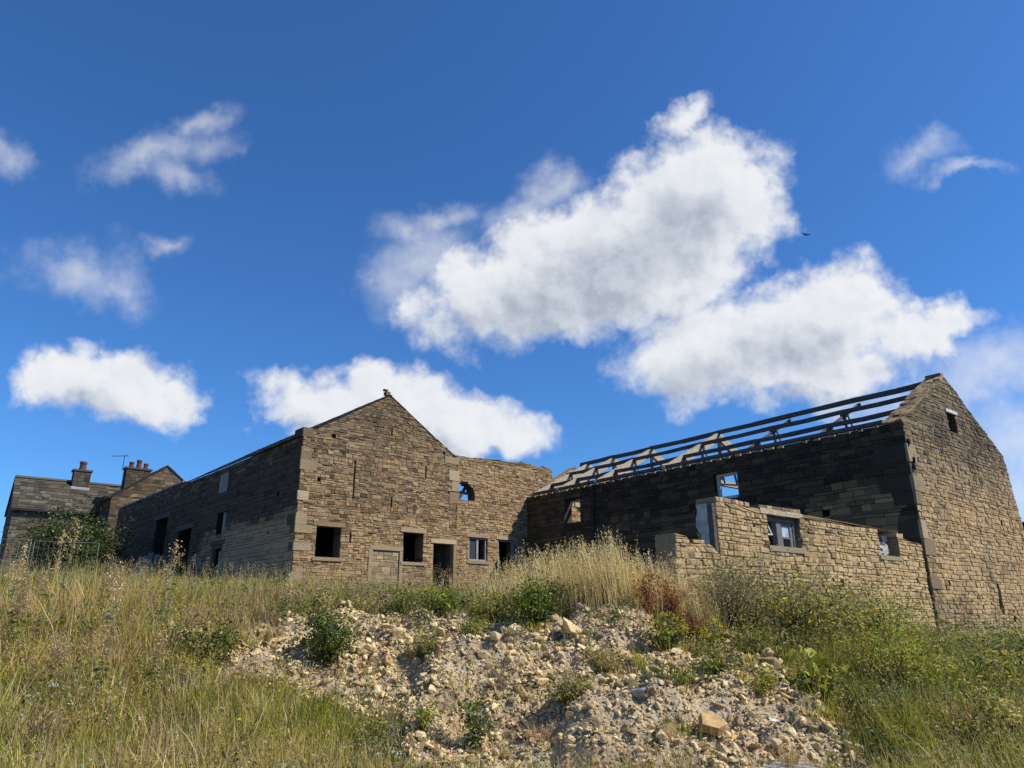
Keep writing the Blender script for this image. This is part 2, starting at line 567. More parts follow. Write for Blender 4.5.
def vnoise(x, y, s=0):
    ix = np.floor(x).astype(np.int64); iy = np.floor(y).astype(np.int64)
    fx = x - ix; fy = y - iy
    fx = fx * fx * (3 - 2 * fx); fy = fy * fy * (3 - 2 * fy)
    a = hash2(ix, iy, s); b = hash2(ix + 1, iy, s); c = hash2(ix, iy + 1, s); d = hash2(ix + 1, iy + 1, s)
    return (a * (1 - fx) + b * fx) * (1 - fy) + (c * (1 - fx) + d * fx) * fy


def fbm(x, y, s=0, o=4):
    t = 0; a = 0.5; f = 1.0
    for i in range(o):
        t = t + a * vnoise(x * f, y * f, s + i)
        a *= 0.5; f *= 2.03
    return t / (1 - 0.5 ** o)


RUB = np.array([(-5.0, 12.0), (-4.75, 12.75), (-3.8, 13.4), (-2.7, 14.0), (-1.5, 14.3), (-.2, 14.0), (.8, 13.3), (1.5, 13.4), (2.2, 13.1), (3.2, 13.1), (3.9, 13.1), (4.3, 12.5),
                (4.2, 11.4), (4.3, 10.1), (4.3, 9.2), (4.0, 8.4), (1.5, 8.4), (-1.2, 8.6), (-1.45, 9.6), (-1.6, 10.35), (-2.9, 10.6), (-4.3, 10.8)])


def poly_sd(x, y, P=RUB):
    # signed distance to a polygon (inside positive)
    x = np.asarray(x, float); y = np.asarray(y, float)
    best = np.full(x.shape, 1e9); ins = np.zeros(x.shape, bool)
    for i in range(len(P)):
        ax, ay = P[i]; bx, by = P[(i + 1) % len(P)]
        dx, dy = bx - ax, by - ay
        tt = np.clip(((x - ax) * dx + (y - ay) * dy) / (dx * dx + dy * dy), 0, 1)
        best = np.minimum(best, np.hypot(x - ax - tt * dx, y - ay - tt * dy))
        cr = ((ay > y) != (by > y)) & (x < (bx - ax) * (y - ay) / (by - ay + 1e-12) + ax)
        ins ^= cr
    return np.where(ins, best, -best)


def rub_mask(x, y):
    sd = poly_sd(x, y) + (fbm(x * 1.3, y * 1.3, 5) - 0.5) * 1.7
    return np.clip(sd / 0.35 + 0.3, 0, 1)


def H(x, y):
    x = np.asarray(x, float); y = np.asarray(y, float); s = x.shape
    x = x.ravel(); y = y.ravel()
    xc = np.clip(x, -40, 40); yc = np.clip(y, -20, 60)
    out = _W[NC] + _W[NC + 1] * xc + _W[NC + 2] * yc
    for i in range(NC):
        out = out + _W[i] * tps((xc - CP[i, 0]) ** 2 + (yc - CP[i, 1]) ** 2)
    near = np.exp(-(np.maximum(0, np.hypot(x, y - 11) - 9) / 6.0) ** 2)
    out = out + near * ((fbm(x * .9, y * .9, 11) - .5) * .22)
    rm = rub_mask(x, y)
    out = out + rm * ((fbm(x * .95, y * .95, 21) - .5) * .95 + (fbm(x * 3.2, y * 3.2, 31) - .5) * .40)
    return out.reshape(s)


def h1(x, y):
    return float(H(np.array([x]), np.array([y]))[0])


def build_ground():
    def axis(lo, hi, step, ext):
        a = list(np.arange(lo, hi + 1e-6, step))
        s = step; p = hi
        while p < ext:
            s *= 1.22; p += s; a.append(min(p, ext))
        s = step; p = lo
        while p > -ext:
            s *= 1.22; p -= s; a.insert(0, max(p, -ext))
        return np.array(a)
    xs = axis(-8, 8, 0.07, 6000)
    ys = axis(5, 16, 0.07, 6000)
    X, Y = np.meshgrid(xs, ys)
    Z = H(X, Y)
    nx, ny = len(xs), len(ys)
    V = np.stack([X, Y, Z], -1).reshape(-1, 3)
    i = np.arange(nx * ny).reshape(ny, nx)
    F = np.stack([i[:-1, :-1], i[:-1, 1:], i[1:, 1:], i[1:, :-1]], -1).reshape(-1, 4)
    me = bpy.data.meshes.new('ground')
    me.vertices.add(len(V)); me.vertices.foreach_set('co', V.astype(np.float32).ravel())
    me.loops.add(F.size); me.loops.foreach_set('vertex_index', F.astype(np.int32).ravel())
    me.polygons.add(len(F)); me.polygons.foreach_set('loop_start', np.arange(0, F.size, 4, dtype=np.int32))
    me.update(calc_edges=True)
    at = me.attributes.new('rubble', 'FLOAT', 'POINT')
    at.data.foreach_set('value', rub_mask(X, Y).astype(np.float32).ravel())
    me.polygons.foreach_set('use_smooth', np.ones(len(F), bool))
    me.materials.append(M['earth'])
    o = bpy.data.objects.new('ground', me)
    C.objects.link(o)
    o['kind'] = 'structure'


build_ground()


# ------------------------------------------------------------------ masonry
def pint(poly, z):
    xs = []
    n = len(poly)
    for i in range(n):
        (a, b), (c, d) = poly[i], poly[(i + 1) % n]
        if (b > z) != (d > z):
            xs.append(a + (c - a) * (z - b) / (d - b))
    xs.sort()
    return [(xs[i], xs[i + 1]) for i in range(0, len(xs) - 1, 2)]


def rect(u0, u1, z0, z1):
    return [(u0, z0), (u1, z0), (u1, z1), (u0, z1)]


def sub(iv, cuts):
    # iv: (lo0,hi0,lo1,hi1) bottom and top limits
    res = [iv]
    for (a, b) in cuts:
        nr = []
        for (l0, r0, l1, r1) in res:
            lm, rm = (l0 + l1) / 2, (r0 + r1) / 2
            if b <= lm or a >= rm:
                nr.append((l0, r0, l1, r1)); continue
            if a > lm + 0.01:
                nr.append((l0, a, l1, a))
            if b < rm - 0.01:
                nr.append((b, r0, b, r1))
        res = nr
    return res


def lay(mb, O, T, U, W, poly, holes=(), thick=0.5, course=0.13, length=(0.18, 0.5), prot=(0.004, 0.03), back=False, tone=None, gap=0.012, seed=1, core=True, tilt=0.0, wob=0.022):
    g = np.random.default_rng(seed)
    O = np.asarray(O, float); T = np.asarray(T, float); U = np.asarray(U, float); W = np.asarray(W, float)
    zmin = min(p[1] for p in poly); zmax = max(p[1] for p in poly)
    keys = [zmin, zmax]
    for h in holes:
        for z in (min(p[1] for p in h), max(p[1] for p in h)):
            if zmin < z < zmax and all(abs(z - k) > 0.06 for k in keys):
                keys.append(z)
    keys.sort()
    zs = [keys[0]]
    for a, b in zip(keys[:-1], keys[1:]):
        n = max(1, round((b - a) / course))
        wts = g.uniform(0.5, 1.65, n); wts = np.cumsum(wts) / wts.sum()
        zs += list(a + (b - a) * wts)
    tone = tone or (lambda u, z, gg: (gg.random(), 0.0))

    def P(u, z, w):
        zz = z + wob * (math.sin(u * 1.9 + z * 1.3 + seed) * .5 + math.sin(u * 4.3 - z * 2.1 + seed * 2) * .3 + math.sin(u * .7 + seed) * .4)
        return O + T * u + U * zz + W * w
    for z0, z1 in zip(zs[:-1], zs[1:]):
        zm = (z0 + z1) / 2
        i0, i1, im = pint(poly, z0 + 1e-3), pint(poly, z1 - 1e-3), pint(poly, zm)
        if len(i0) == len(i1) == len(im):
            ivs = [(a[0], a[1], b[0], b[1]) for a, b in zip(i0, i1)]
        else:
            ivs = [(a[0], a[1], a[0], a[1]) for a in im]
        cuts = []
        for h in holes:
            cuts += pint(h, zm)
        fin = []
        for iv in ivs:
            fin += sub(iv, cuts)
        for (l0, r0, l1, r1) in fin:
            if (r0 - l0 + r1 - l1) / 2 < 0.02:
                continue
            if core:
                vs = [P(l0, z0, 0), P(r0, z0, 0), P(l0, z0, thick), P(r0, z0, thick), P(l1, z1, 0), P(r1, z1, 0), P(l1, z1, thick), P(r1, z1, thick)]
                sm = tone((l0 + r0) / 2, zm, g)[1]
                mb.add(vs, BOXF, (0.5, sm, 1.0, 1))
            ln = (r0 - l0 + r1 - l1) / 2
            s = [0.0]
            while s[-1] < ln:
                s.append(s[-1] + length[0] + (length[1] * 1.25 - length[0]) * g.beta(1.15, 2.3))
            if len(s) > 2 and ln - s[-2] < length[0] * 0.6:
                s.pop(-2)
            s = np.array(s); s = np.clip(s / ln, 0, 1); s[-1] = 1
            for a, b in zip(s[:-1], s[1:]):
                for side in ((0, 1) if back else (0,)):
                    ht = z1 - z0
                    j = lambda k: g.uniform(-k, k)
                    q = [(l0 + (r0 - l0) * a + gap / 2, z0 + gap / 2), (l0 + (r0 - l0) * b - gap / 2, z0 + gap / 2),
                         (l1 + (r1 - l1) * b - gap / 2, z1 - gap / 2), (l1 + (r1 - l1) * a + gap / 2, z1 - gap / 2)]
                    q = [(x + j(.008), y + j(min(.008, ht * .08))) for x, y in q]
                    cx = sum(x for x, y in q) / 4; cy = sum(y for x, y in q) / 4
                    p = g.uniform(*prot)
                    ins = min(0.014, ht * .2)
                    hw = max(.02, (b - a) * ln / 2)
                    q2 = [(cx + (x - cx) * (1 - ins / hw) + j(.004), cy + (y - cy) * (1 - 2 * ins / ht) + j(.004)) for x, y in q]
                    sg = -1 if side == 0 else 1
                    w0 = 0 if side == 0 else thick
                    tl = [tilt, tilt, -tilt, -tilt]
                    vs = [P(x, y, w0 - sg * .012) for x, y in q] + [P(x, y, w0 + sg * (max(p - .012, .001) + k)) for (x, y), k in zip(q, tl)] + [P(x, y, w0 + sg * (p + k + j(.004))) for (x, y), k in zip(q2, tl)]
                    fs = [[8, 9, 10, 11], [4, 5, 9, 8], [5, 6, 10, 9], [6, 7, 11, 10], [7, 4, 8, 11], [0, 1, 5, 4], [1, 2, 6, 5], [2, 3, 7, 6], [3, 0, 4, 7]]
                    if side == 1:
                        fs = [f[::-1] for f in fs]
                    tn = tone(cx, cy, g)
                    mb.add(vs, fs, (tn[0], min(1, max(0, tn[1])), 0.0, 1))


def frame3(o, yaw, along='g'):
    g = np.array([math.cos(yaw), math.sin(yaw), 0]); n = np.array([-math.sin(yaw), math.cos(yaw), 0])
    O = np.array([o[0], o[1], 0.0])
    return (O, g, np.array([0, 0, 1.0]), n) if along == 'g' else (O, n, np.array([0, 0, 1.0]), g)


def at(F, u, z, w=0.0):
    return F[0] + F[1] * u + F[2] * z + F[3] * w


def fbox(mb, F, u0, u1, z0, z1, w0, w1, col=(0.5, 0, 0, 1), jit=0.0, sh=0.0):
    vs = [at(F, u, z, w) for z in (z0, z1) for w in (w0, w1) for u in (u0, u1)]
    vs = np.array(vs)
    if jit:
        vs = vs + rng.uniform(-jit, jit, vs.shape)
    mb.add(vs, BOXF, col)


def part_box(name, mat, parent, F, boxes, jit=0.0, tone=None):
    mb = MB()
    for b in boxes:
        col = (rng.random(), 0, 0, 1) if tone is None else tone
        fbox(mb, F, *b, col=col, jit=jit)
    return mb.build(name, mat, parent)


YL, YR = R(41.24), R(38.19)
A0 = np.array([-7.537, 25.287]); B0 = np.array([11.502, 20.558])
gl = np.array([math.cos(YL), math.sin(YL)]); nl = np.array([-math.sin(YL), math.cos(YL)])
gr = np.array([math.cos(YR), math.sin(YR)]); nr = np.array([-math.sin(YR), math.cos(YR)])

# ================================================================== left barn
LW, LL, LE, LA = 7.0, 24.9, 6.47, 8.63
FG = frame3(A0, YL)
FS = frame3(A0, YL, 'n')
barnL = thing('stone_barn', 'roofed brown stone barn with a tall pointed gable and dark empty window openings', 'barn', (A0[0], A0[1], 0.6))


def tone_L(u, z, g):
    d = 0.0
    d = .10 + .10 * min(1, max(0, z - 3))
    if z > 5.6:
        d += 0.10 * (z - 5.6)
    d += 1.5 * max(0, fbm(np.array([u * .7]), np.array([z * .7]), 3)[0] - .50) * (.4 + .9 * g.random())
    if g.random() < .16:
        d += g.uniform(.2, .6)
    low = max(0, 1 - max(0, z - .4) / 2.4)
    r = g.beta(2.2, 2.4) * .95 + low * .10
    if g.random() < .25 * min(1, max(0, (z - 4) / 3)):
        r = g.uniform(.89, .94)
    return (min(1, r), min(.7, d))


gable_holes = [rect(.8, 1.76, 2.1, 3.18), rect(4.42, 5.34, 2.1, 3.22), rect(5.84, 6.82, .0, 2.89), rect(3.1, 4.28, .0, 2.48),
               rect(2.12, 2.18, 4.25, 5.72), rect(3.65, 3.71, 6.9, 7.26), rect(3.78, 3.84, 4.1, 4.5), rect(5.33, 5.39, 5.35, 5.92),
               rect(2.11, 2.18, 2.66, 3.05), rect(1.12, 1.27, 6.42, 6.56), rect(.67, .81, 4.75, 4.9), rect(6.18, 6.30, 6.47, 6.6), rect(6.49, 6.62, 4.88, 5.02)]
mb = MB()
lay(mb, *FG, poly=[(0, -.2), (LW, -.2), (LW, LE - .02), (LW / 2, LA - .13), (0, LE - .09)], holes=gable_holes, thick=.55, course=.086, length=(.10, .33), prot=(.001, .034), tone=tone_L, gap=.010, seed=11)
fbox(mb, FG, .5, 7, -.19, .05, .1, .5, (0.5, 0, 1, 1))
gw = mb.build('gable_wall', M['brown_stone'], barnL)
# near-black panels paint the dark behind the narrow slits and putlog holes
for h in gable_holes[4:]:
    part_box('dark_backing', M['dark_gap'], gw, FG, [(h[0][0] - .02, h[1][0] + .02, h[0][1] - .02, h[2][1] + .02, .40, .45)])


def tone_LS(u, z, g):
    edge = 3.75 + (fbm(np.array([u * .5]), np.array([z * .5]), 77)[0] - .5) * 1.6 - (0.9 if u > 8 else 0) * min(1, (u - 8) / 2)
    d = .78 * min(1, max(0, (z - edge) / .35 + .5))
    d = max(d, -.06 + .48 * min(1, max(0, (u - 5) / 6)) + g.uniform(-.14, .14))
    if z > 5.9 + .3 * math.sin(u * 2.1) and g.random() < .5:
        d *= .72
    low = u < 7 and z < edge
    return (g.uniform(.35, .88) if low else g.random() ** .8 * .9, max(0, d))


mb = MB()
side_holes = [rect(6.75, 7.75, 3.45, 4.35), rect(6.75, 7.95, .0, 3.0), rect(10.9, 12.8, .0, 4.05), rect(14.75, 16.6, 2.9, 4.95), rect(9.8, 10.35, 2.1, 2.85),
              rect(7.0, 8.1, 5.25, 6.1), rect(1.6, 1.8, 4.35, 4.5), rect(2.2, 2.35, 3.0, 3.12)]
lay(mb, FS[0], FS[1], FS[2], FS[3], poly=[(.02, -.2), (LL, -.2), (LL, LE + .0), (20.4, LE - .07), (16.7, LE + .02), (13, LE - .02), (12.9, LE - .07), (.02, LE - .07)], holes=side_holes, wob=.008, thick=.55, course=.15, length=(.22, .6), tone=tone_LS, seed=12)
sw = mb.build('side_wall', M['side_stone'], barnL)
# far sides of the barn close it off
mb = MB()
FS2 = frame3(A0 + gl * LW, YL, 'n')
lay(mb, FS2[0] - FS2[3] * .55, FS2[1], FS2[2], FS2[3], poly=[(.56, -.2), (LL, -.2), (LL, LE), (.56, LE)], thick=.55, course=.3, length=(.4, .9), seed=13, tone=lambda u, z, g: (.4, .8))  # inner face coloured dark to stand in for interior shade
mb.build('side_wall', M['brown_stone'], barnL)
mb = MB()
FB2 = frame3(A0 + nl * (LL - .55), YL)
lay(mb, *FB2, poly=[(.56, -.2), (LW - .56, -.2), (LW - .56, LE - .4), (LW / 2, LE + .4), (.56, LE - .3)], thick=.5, course=.3, length=(.4, .9), seed=14, tone=lambda u, z, g: (.1, 1.0))  # near-black colour stands in for shade inside the barn
mb.build('back_wall', M['brown_stone'], barnL)
mb = MB()
FB4 = frame3(A0 + nl * 17.2, YL)  # added wall, coloured near black, keeps the far side opening dark
mb = MB()
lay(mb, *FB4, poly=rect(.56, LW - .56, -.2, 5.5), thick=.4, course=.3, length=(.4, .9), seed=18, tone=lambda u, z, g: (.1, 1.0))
mb.build('light_block_wall', M['brown_stone'], barnL)
part_box('light_block_floor', M['dark_timber'], barnL, FB4, [(.56, LW - .56, 5.5, 5.6, -4.8, .4)])  # added floor, unseen from below, blocks the sun above that opening
FB3 = frame3(A0 + nl * 12.4, YL)  # added partition, coloured dark, keeps the near interior dark
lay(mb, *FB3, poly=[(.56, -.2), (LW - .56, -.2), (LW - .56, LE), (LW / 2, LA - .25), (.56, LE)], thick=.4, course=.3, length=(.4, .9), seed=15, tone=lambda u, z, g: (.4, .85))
mb.build('light_block_wall', M['brown_stone'], barnL)
# stone slate roof over the near half
roof = MB()
sl = math.hypot(LW / 2, LA - LE)
for sgn, Oxy in ((1, A0 - gl * .10), (-1, A0 + gl * (LW + .10))):
    U = np.array([*(gl * sgn * (LW / 2 + .1)), LA - LE + .1]); L_ = np.linalg.norm(U); U /= L_
    T = np.array([*nl, 0.0])
    Wd = np.cross(T, U) * (1 if np.cross(T, U)[2] < 0 else -1)
    O = np.array([*(Oxy - nl * .03), LE - .15])
    lay(roof, O, T, U, Wd, poly=rect(0, 12.75, 0, L_), thick=.03, course=.22, length=(.25, .5), prot=(.006, .018), seed=16, tilt=.006, wob=0.0,
        tone=lambda u, z, g: (g.random() * .5, .55))
roof.build('roof', M['slate'], barnL)
mb = MB()
for p in ((3.5, 8.65, .10, .20, .22), (3.42, 8.79, .12, .16, .12), (3.62, 8.59, .10, .18, .12)):
    c = at(FG, p[0], p[1], .2)
    mb.box(c, (p[3], p[4], p[4] * .7), YL, (rng.random(), .5, 0, 1), .02)
mb.build('ridge_stone', M['brown_stone'], barnL)
mb = MB()
s_ = 13.0
while s_ < LL - .3:
    l_ = rng.uniform(.4, .9)
    fbox(mb, FS, s_, min(LL, s_ + l_) - .02, LE - .02, LE + .05 + rng.uniform(-.02, .03), -.05, .58, (rng.random(), 0, 0, 1), .012)
    s_ += l_
mb.build('lit_wall_top', M['concrete'], barnL)  # pale strip added so the wall top reads as sunlit
# quoins at the two front corners (each block a part)
z = .25
k = 0
while z < 6.3:
    hh = rng.uniform(.28, .46)
    lg = k % 2 == 0
    mb = MB()
    wu, wd = (.62, .36) if lg else (.38, .66)
    dk = rng.uniform(.0, .18) if (k % 3 != 1 and z < 5.1) else rng.uniform(.30, .55)
    mb = MB()
    if k % 3 == 1 or k % 7 == 5:
        z += hh; k += 1
        continue
    fbox(mb, FG, -.034, wu, z + .006, z + hh - .006, -.034, .05, (rng.random(), dk, 0, 1), .006)
    fbox(mb, FG, -.036, .28, z + .009, z + hh - .009, .053, wd, (rng.random(), .85 if z > 3.2 else .62, 0, 1), .005)
    mb.build('quoin', M['quoin'], barnL)
    z += hh; k += 1
for (z0, z1, u0) in ((4.55, 4.98, 6.55), (5.05, 5.45, 6.66), (5.48, 5.92, 6.52), (6.18, 6.46, 6.28)):
    mb = MB()
    fbox(mb, FG, u0, 7.034, z0, z1, -.036, .3, (rng.random(), .05, 0, 1), .006)
    mb.build('quoin', M['quoin'], barnL)
# openings in the gable
for (u0, u1, z0, z1, bot) in ((.8, 1.76, 2.1, 3.18, True), (4.42, 5.34, 2.1, 3.22, True), (5.84, 6.82, 0, 2.89, False), (3.1, 4.28, 0, 2.48, False)):
    w = part_box('lintel', M['quoin'], barnL, FG, [(u0 - .14, u1 + .14, z1, z1 + .17, -.038, .3)], .005)
    if bot:
        part_box('sill', M['quoin'], barnL, FG, [(u0 - .1, u1 + .1, z0 - .12, z0, -.06, .3)], .005)
part_box('door_jamb', M['quoin'], barnL, FG, [(2.94, 3.10, .3, 2.47, -.037, .2)], .004)
part_box('door_jamb', M['quoin'], barnL, FG, [(4.28, 4.42, .3, 2.47, -.037, .2)], .004)
part_box('door_jamb', M['quoin'], barnL, FG, [(6.82, 6.95, .3, 2.88, -.037, .2)], .004)
mb = MB()
lay(mb, FG[0] + FG[3] * .03, FG[1], FG[2], FG[3], poly=rect(3.1, 4.28, .0, 2.48), thick=.3, course=.13, length=(.18, .5), prot=(.002, .025), gap=.008, seed=17, tone=lambda u, z, g: (g.uniform(.2, 1), g.uniform(0, .4)))
mb.build('blocked_doorway', M['quoin'], barnL)
# openings in the shaded long side
part_box('shutter_board', M['board'], barnL, FS, [(7.02, 8.08, 5.26, 6.09, .02, .07)])
part_box('shutter_board', M['board'], barnL, FS, [(6.76, 7.2, 3.46, 4.34, .05, .10)])
part_box('door_frame', M['dark_timber'], barnL, FS, [(6.76, 6.9, .3, 2.99, .02, .14), (7.8, 7.94, .3, 2.99, .02, .14), (6.9, 7.8, 2.86, 2.99, .02, .14)])
part_box('door_board', M['board'], barnL, FS, [(6.92, 7.35, .6, 2.75, .10, .14)])
part_box('lintel', M['brown_stone'], barnL, FS, [(6.55, 8.15, 3.0, 3.2, -.036, .3)], .005, (.4, .75, 0, 1))
part_box('lintel', M['brown_stone'], barnL, FS, [(6.55, 7.95, 4.35, 4.52, -.036, .3)], .005, (.4, .85, 0, 1))
part_box('lintel', M['dark_timber'], barnL, FS, [(10.6, 13.1, 4.05, 4.3, -.036, .3)], .005)
part_box('lintel', M['dark_timber'], barnL, FS, [(14.4, 16.95, 4.95, 5.15, -.036, .3)], .005)
part_box('blue_board', M['plaster'], barnL, FS, [(9.82, 10.33, 2.42, 2.84, .05, .08)])
for i, (u0, u1, zt, lab) in enumerate(((15.0, 15.9, 3.15, 'bluish metal sheet leaning nearest the cart door of the shaded barn side'), (15.95, 16.9, 3.3, 'tallest bluish metal sheet leaning on the shaded barn side'),
                                  (16.95, 18.0, 3.2, 'bluish metal sheet leaning second from the far end of its row'), (18.05, 19.0, 2.95, 'shortest bluish metal sheet, farthest along the shaded barn side'))):
    mb = MB()
    for kx in range(9):
        a = u0 + (u1 - u0) * kx / 9; b_ = u0 + (u1 - u0) * (kx + 1) / 9
        vs = [at(FS, a, 1.0, -.34 + .02 * (kx % 2)), at(FS, b_, 1.0, -.34 + .02 * ((kx + 1) % 2)), at(FS, b_, zt, -.10 + .02 * ((kx + 1) % 2)), at(FS, a, zt, -.10 + .02 * (kx % 2))]
        vs2 = [v + FS[3] * .012 for v in vs]
        mb.add(vs + vs2, [[0, 1, 2, 3], [7, 6, 5, 4], [0, 4, 5, 1], [1, 5, 6, 2], [2, 6, 7, 3], [3, 7, 4, 0]])
    o = mb.build_at('metal_sheet', M['sheet'], tuple(at(FS, (u0 + u1) / 2, 1.0, -.3)))
    tag(o, lab, 'metal sheet', 'metal sheets leaning on the barn')

# ================================================================== link wall between the barns
linkT = thing('linking_wall', 'roofless brown wall joining the two barns, with a broken arched opening high up', 'wall', (*(A0 + gl * 8 + nl * .6), .7))
FK = frame3(A0 + nl * 1.35, YL)
arch = [(7.7, 5.0), (8.96, 5.0), (8.96, 5.32), (8.84, 5.56), (8.62, 5.74), (8.33, 5.80), (8.05, 5.74), (7.8, 5.56), (7.7, 5.3)]
LWIN = ((8.66, 9.7, 2.42, 3.43, 1), (10.33, 11.28, 1.0, 3.43, 0))
mb = MB()
lay(mb, *FK, poly=[(7.04, -.1), (13.83, -.1), (13.85, 7.06), (13.4, 7.15), (12.8, 7.1), (12.0, 7.17), (11.3, 7.07), (10.5, 7.10), (9.8, 6.98), (9.3, 7.06), (8.8, 6.92), (8.2, 6.96), (7.04, 6.84)],
    holes=[arch] + [rect(*w_[:4]) for w_ in LWIN], thick=.5, course=.088, length=(.10, .34), prot=(.001, .034), gap=.010, back=True, seed=21,
    tone=lambda u, z, g: (min(1, g.beta(2.4, 2.2)), .12 + max(0, .25 * (z - 6.0)) * g.random() + (.4 if g.random() < .1 else 0)))
lw = mb.build('wall', M['brown_stone'], linkT)
for (u0, u1, z0, z1, nm) in LWIN:
    wn = part_box('window' if nm else 'door_frame', M['grey_paint'], linkT, FK, [(u0, u0 + .08, z0, z1, .05, .14), (u1 - .08, u1, z0, z1, .05, .14), (u0 + .08, u1 - .08, z1 - .08, z1, .05, .14)]
                  + ([(u0 + .08, u1 - .08, z0, z0 + .07, .05, .14), ((u0 + u1) / 2 - .05, (u0 + u1) / 2 + .05, z0 + .07, z1 - .08, .05, .14)] if nm else []))
    if nm:
        part_box('pane', M['dark_glass'], wn, FK, [(u0 + .08, (u0 + u1) / 2 - .05, z0 + .07, z1 - .08, .09, .10)])
        part_box('sill', M['quoin'], linkT, FK, [(u0 - .1, u1 + .1, z0 - .12, z0, -.05, .2)], .004)
    part_box('lintel', M['quoin'], linkT, FK, [(u0 - .12, u1 + .12, z1, z1 + .16, -.036, .3)], .004)
mb = MB()
mb.bar(at(FK, 8.25, 5.0, .3), at(FK, 8.75, 5.75, .34), .10, .12, up=(1, 0, 0))
mb.bar(at(FK, 7.7, 5.42, .36), at(FK, 8.95, 5.36, .30), .09, .10)
mb.build('broken_frame', M['dark_timber'], linkT)
# low roofed room added behind the link, coloured dark, to darken the openings
FKb = frame3(A0 + nl * 4.4, YL)
mb = MB()
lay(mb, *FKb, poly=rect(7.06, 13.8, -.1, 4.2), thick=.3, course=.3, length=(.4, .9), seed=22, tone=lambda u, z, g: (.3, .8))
mb.build('added_rear_wall', M['brown_stone'], linkT)
part_box('added_ceiling', M['dark_timber'], linkT, FK, [(7.06, 13.8, 4.2, 4.3, .52, 3.3)])
mb = MB()
FKs = frame3(A0 + nl * 1.9 + gl * 13.5, YL, 'n')
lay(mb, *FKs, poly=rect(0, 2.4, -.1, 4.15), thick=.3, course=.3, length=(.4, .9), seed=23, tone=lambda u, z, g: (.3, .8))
mb.build('end_wall', M['brown_stone'], linkT)

# ================================================================== right barn (roofless)
RW, RL, RE, RA = 7.65, 17.5, 5.5, 7.66
HG = frame3(B0, YR)
HS = frame3(B0, YR, 'n')
barnR = thing('roofless_barn', 'roofless buff stone barn with bare roof timbers and a tall pointed gable', 'barn', (B0[0], B0[1], -.4))


def tone_R(u, z, g):
    up = min(1, max(0, (z - 3.2) / 2.2))
    r = g.beta(2.4, 1.9)
    d = .06 + up * (.36 + .30 * g.random()) + (.45 * g.random() if g.random() < .12 else 0)
    d += max(0, fbm(np.array([u * .7]), np.array([z * .7]), 9)[0] - .50) * 1.8 * (.4 + .8 * g.random())
    if g.random() < up * .65:
        r = g.uniform(.89, .95)
    return (r, min(.75, d))


key_hole = [(4.62, .05), (4.78, .05), (4.86, .2), (4.86, .34), (4.78, .44), (4.80, .9), (4.62, .98), (4.60, .55), (4.52, .4), (4.52, .2)]
mb = MB()
lay(mb, *HG, poly=[(0, -1.8), (8.12, -1.8), (8.1, 3.0), (RW + .02, RE - .06), (3.78, RA), (0, RE + .03)],
    holes=[rect(3.35, 3.98, 5.7, 6.36), rect(6.1, 6.22, 2.72, 3.06), key_hole, rect(5.45, 5.66, -.15, .06), rect(1.08, 1.24, .84, .95)],
    thick=.6, course=.105, length=(.11, .33), gap=.010, prot=(.001, .034), back=True, tone=tone_R, seed=31)
rg = mb.build('gable_wall', M['buff_stone'], barnR)
for h in (rect(6.08, 6.24, 2.7, 3.08), rect(4.4, 5.0, 0, 1.0), rect(5.43, 5.68, -.17, .08), rect(1.06, 1.26, .82, .97), rect(3.3, 4.05, 5.65, 6.4)):
    part_box('dark_backing', M['dark_gap'], rg, HG, [(h[0][0], h[1][0], h[0][1], h[2][1], .45, .5)])
part_box('lintel', M['white_paint'], barnR, HG, [(3.25, 4.15, 6.36, 6.47, -.06, .3)], .004)


def tone_RS(u, z, g):
    soot = .90 + g.uniform(-.10, .06)
    below = 3.75 + .25 * math.sin(u * .7)
    if u > 7.2 and z < below:
        soot = .78 + g.uniform(-.16, .12)
    ar = 3.15 + .9 * (1 - ((u - 1.9) / 1.55) ** 2)
    if abs(u - 1.9) < 1.5 and z < ar:
        soot = .48 + g.uniform(-.2, .2)
    if u > 13 and z < 5.2:
        soot = min(soot, .84 + g.uniform(-.12, .1))
    return (g.random() * .9, soot)


mb = MB()
lay(mb, *HS, poly=[(.02, -1.8), (RL - .02, -1.8), (RL - .02, RE - .02), (12, RE - .06), (.02, RE - .02)],
    holes=[rect(13.85, 14.85, 4.0, 5.06), rect(5.8, 6.8, 4.03, 4.96), rect(2.6, 2.85, 3.0, 3.2)], thick=.42, course=.17, length=(.25, .65), prot=(.003, .035), back=True, tone=tone_RS, seed=32)
mb.build('side_wall', M['buff_stone'], barnR)
HS2 = frame3(B0 + gr * (RW - .6), YR, 'n')
mb = MB()
lay(mb, *HS2, poly=[(.62, -.9), (RL + .5, -.9), (RL + .5, RE - .1), (.62, RE - .1)], thick=.6, course=.2, length=(.3, .65), tone=lambda u, z, g: (g.random(), g.random() * .3), back=True, seed=33)
mb.build('side_wall', M['buff_stone'], barnR)
HB = frame3(B0 + nr * (RL + .65), YR)
mb = MB()
lay(mb, *HB, poly=[(2.0, -.9), (RW - .62, -.9), (RW - .62, RE), (3.82, RA - .1), (2.0, RE + 1.02)], thick=.5, course=.17, length=(.2, .5), tone=lambda u, z, g: (g.random(), g.random() * .2), seed=34)
mb.build('gable_wall', M['buff_stone'], barnR)
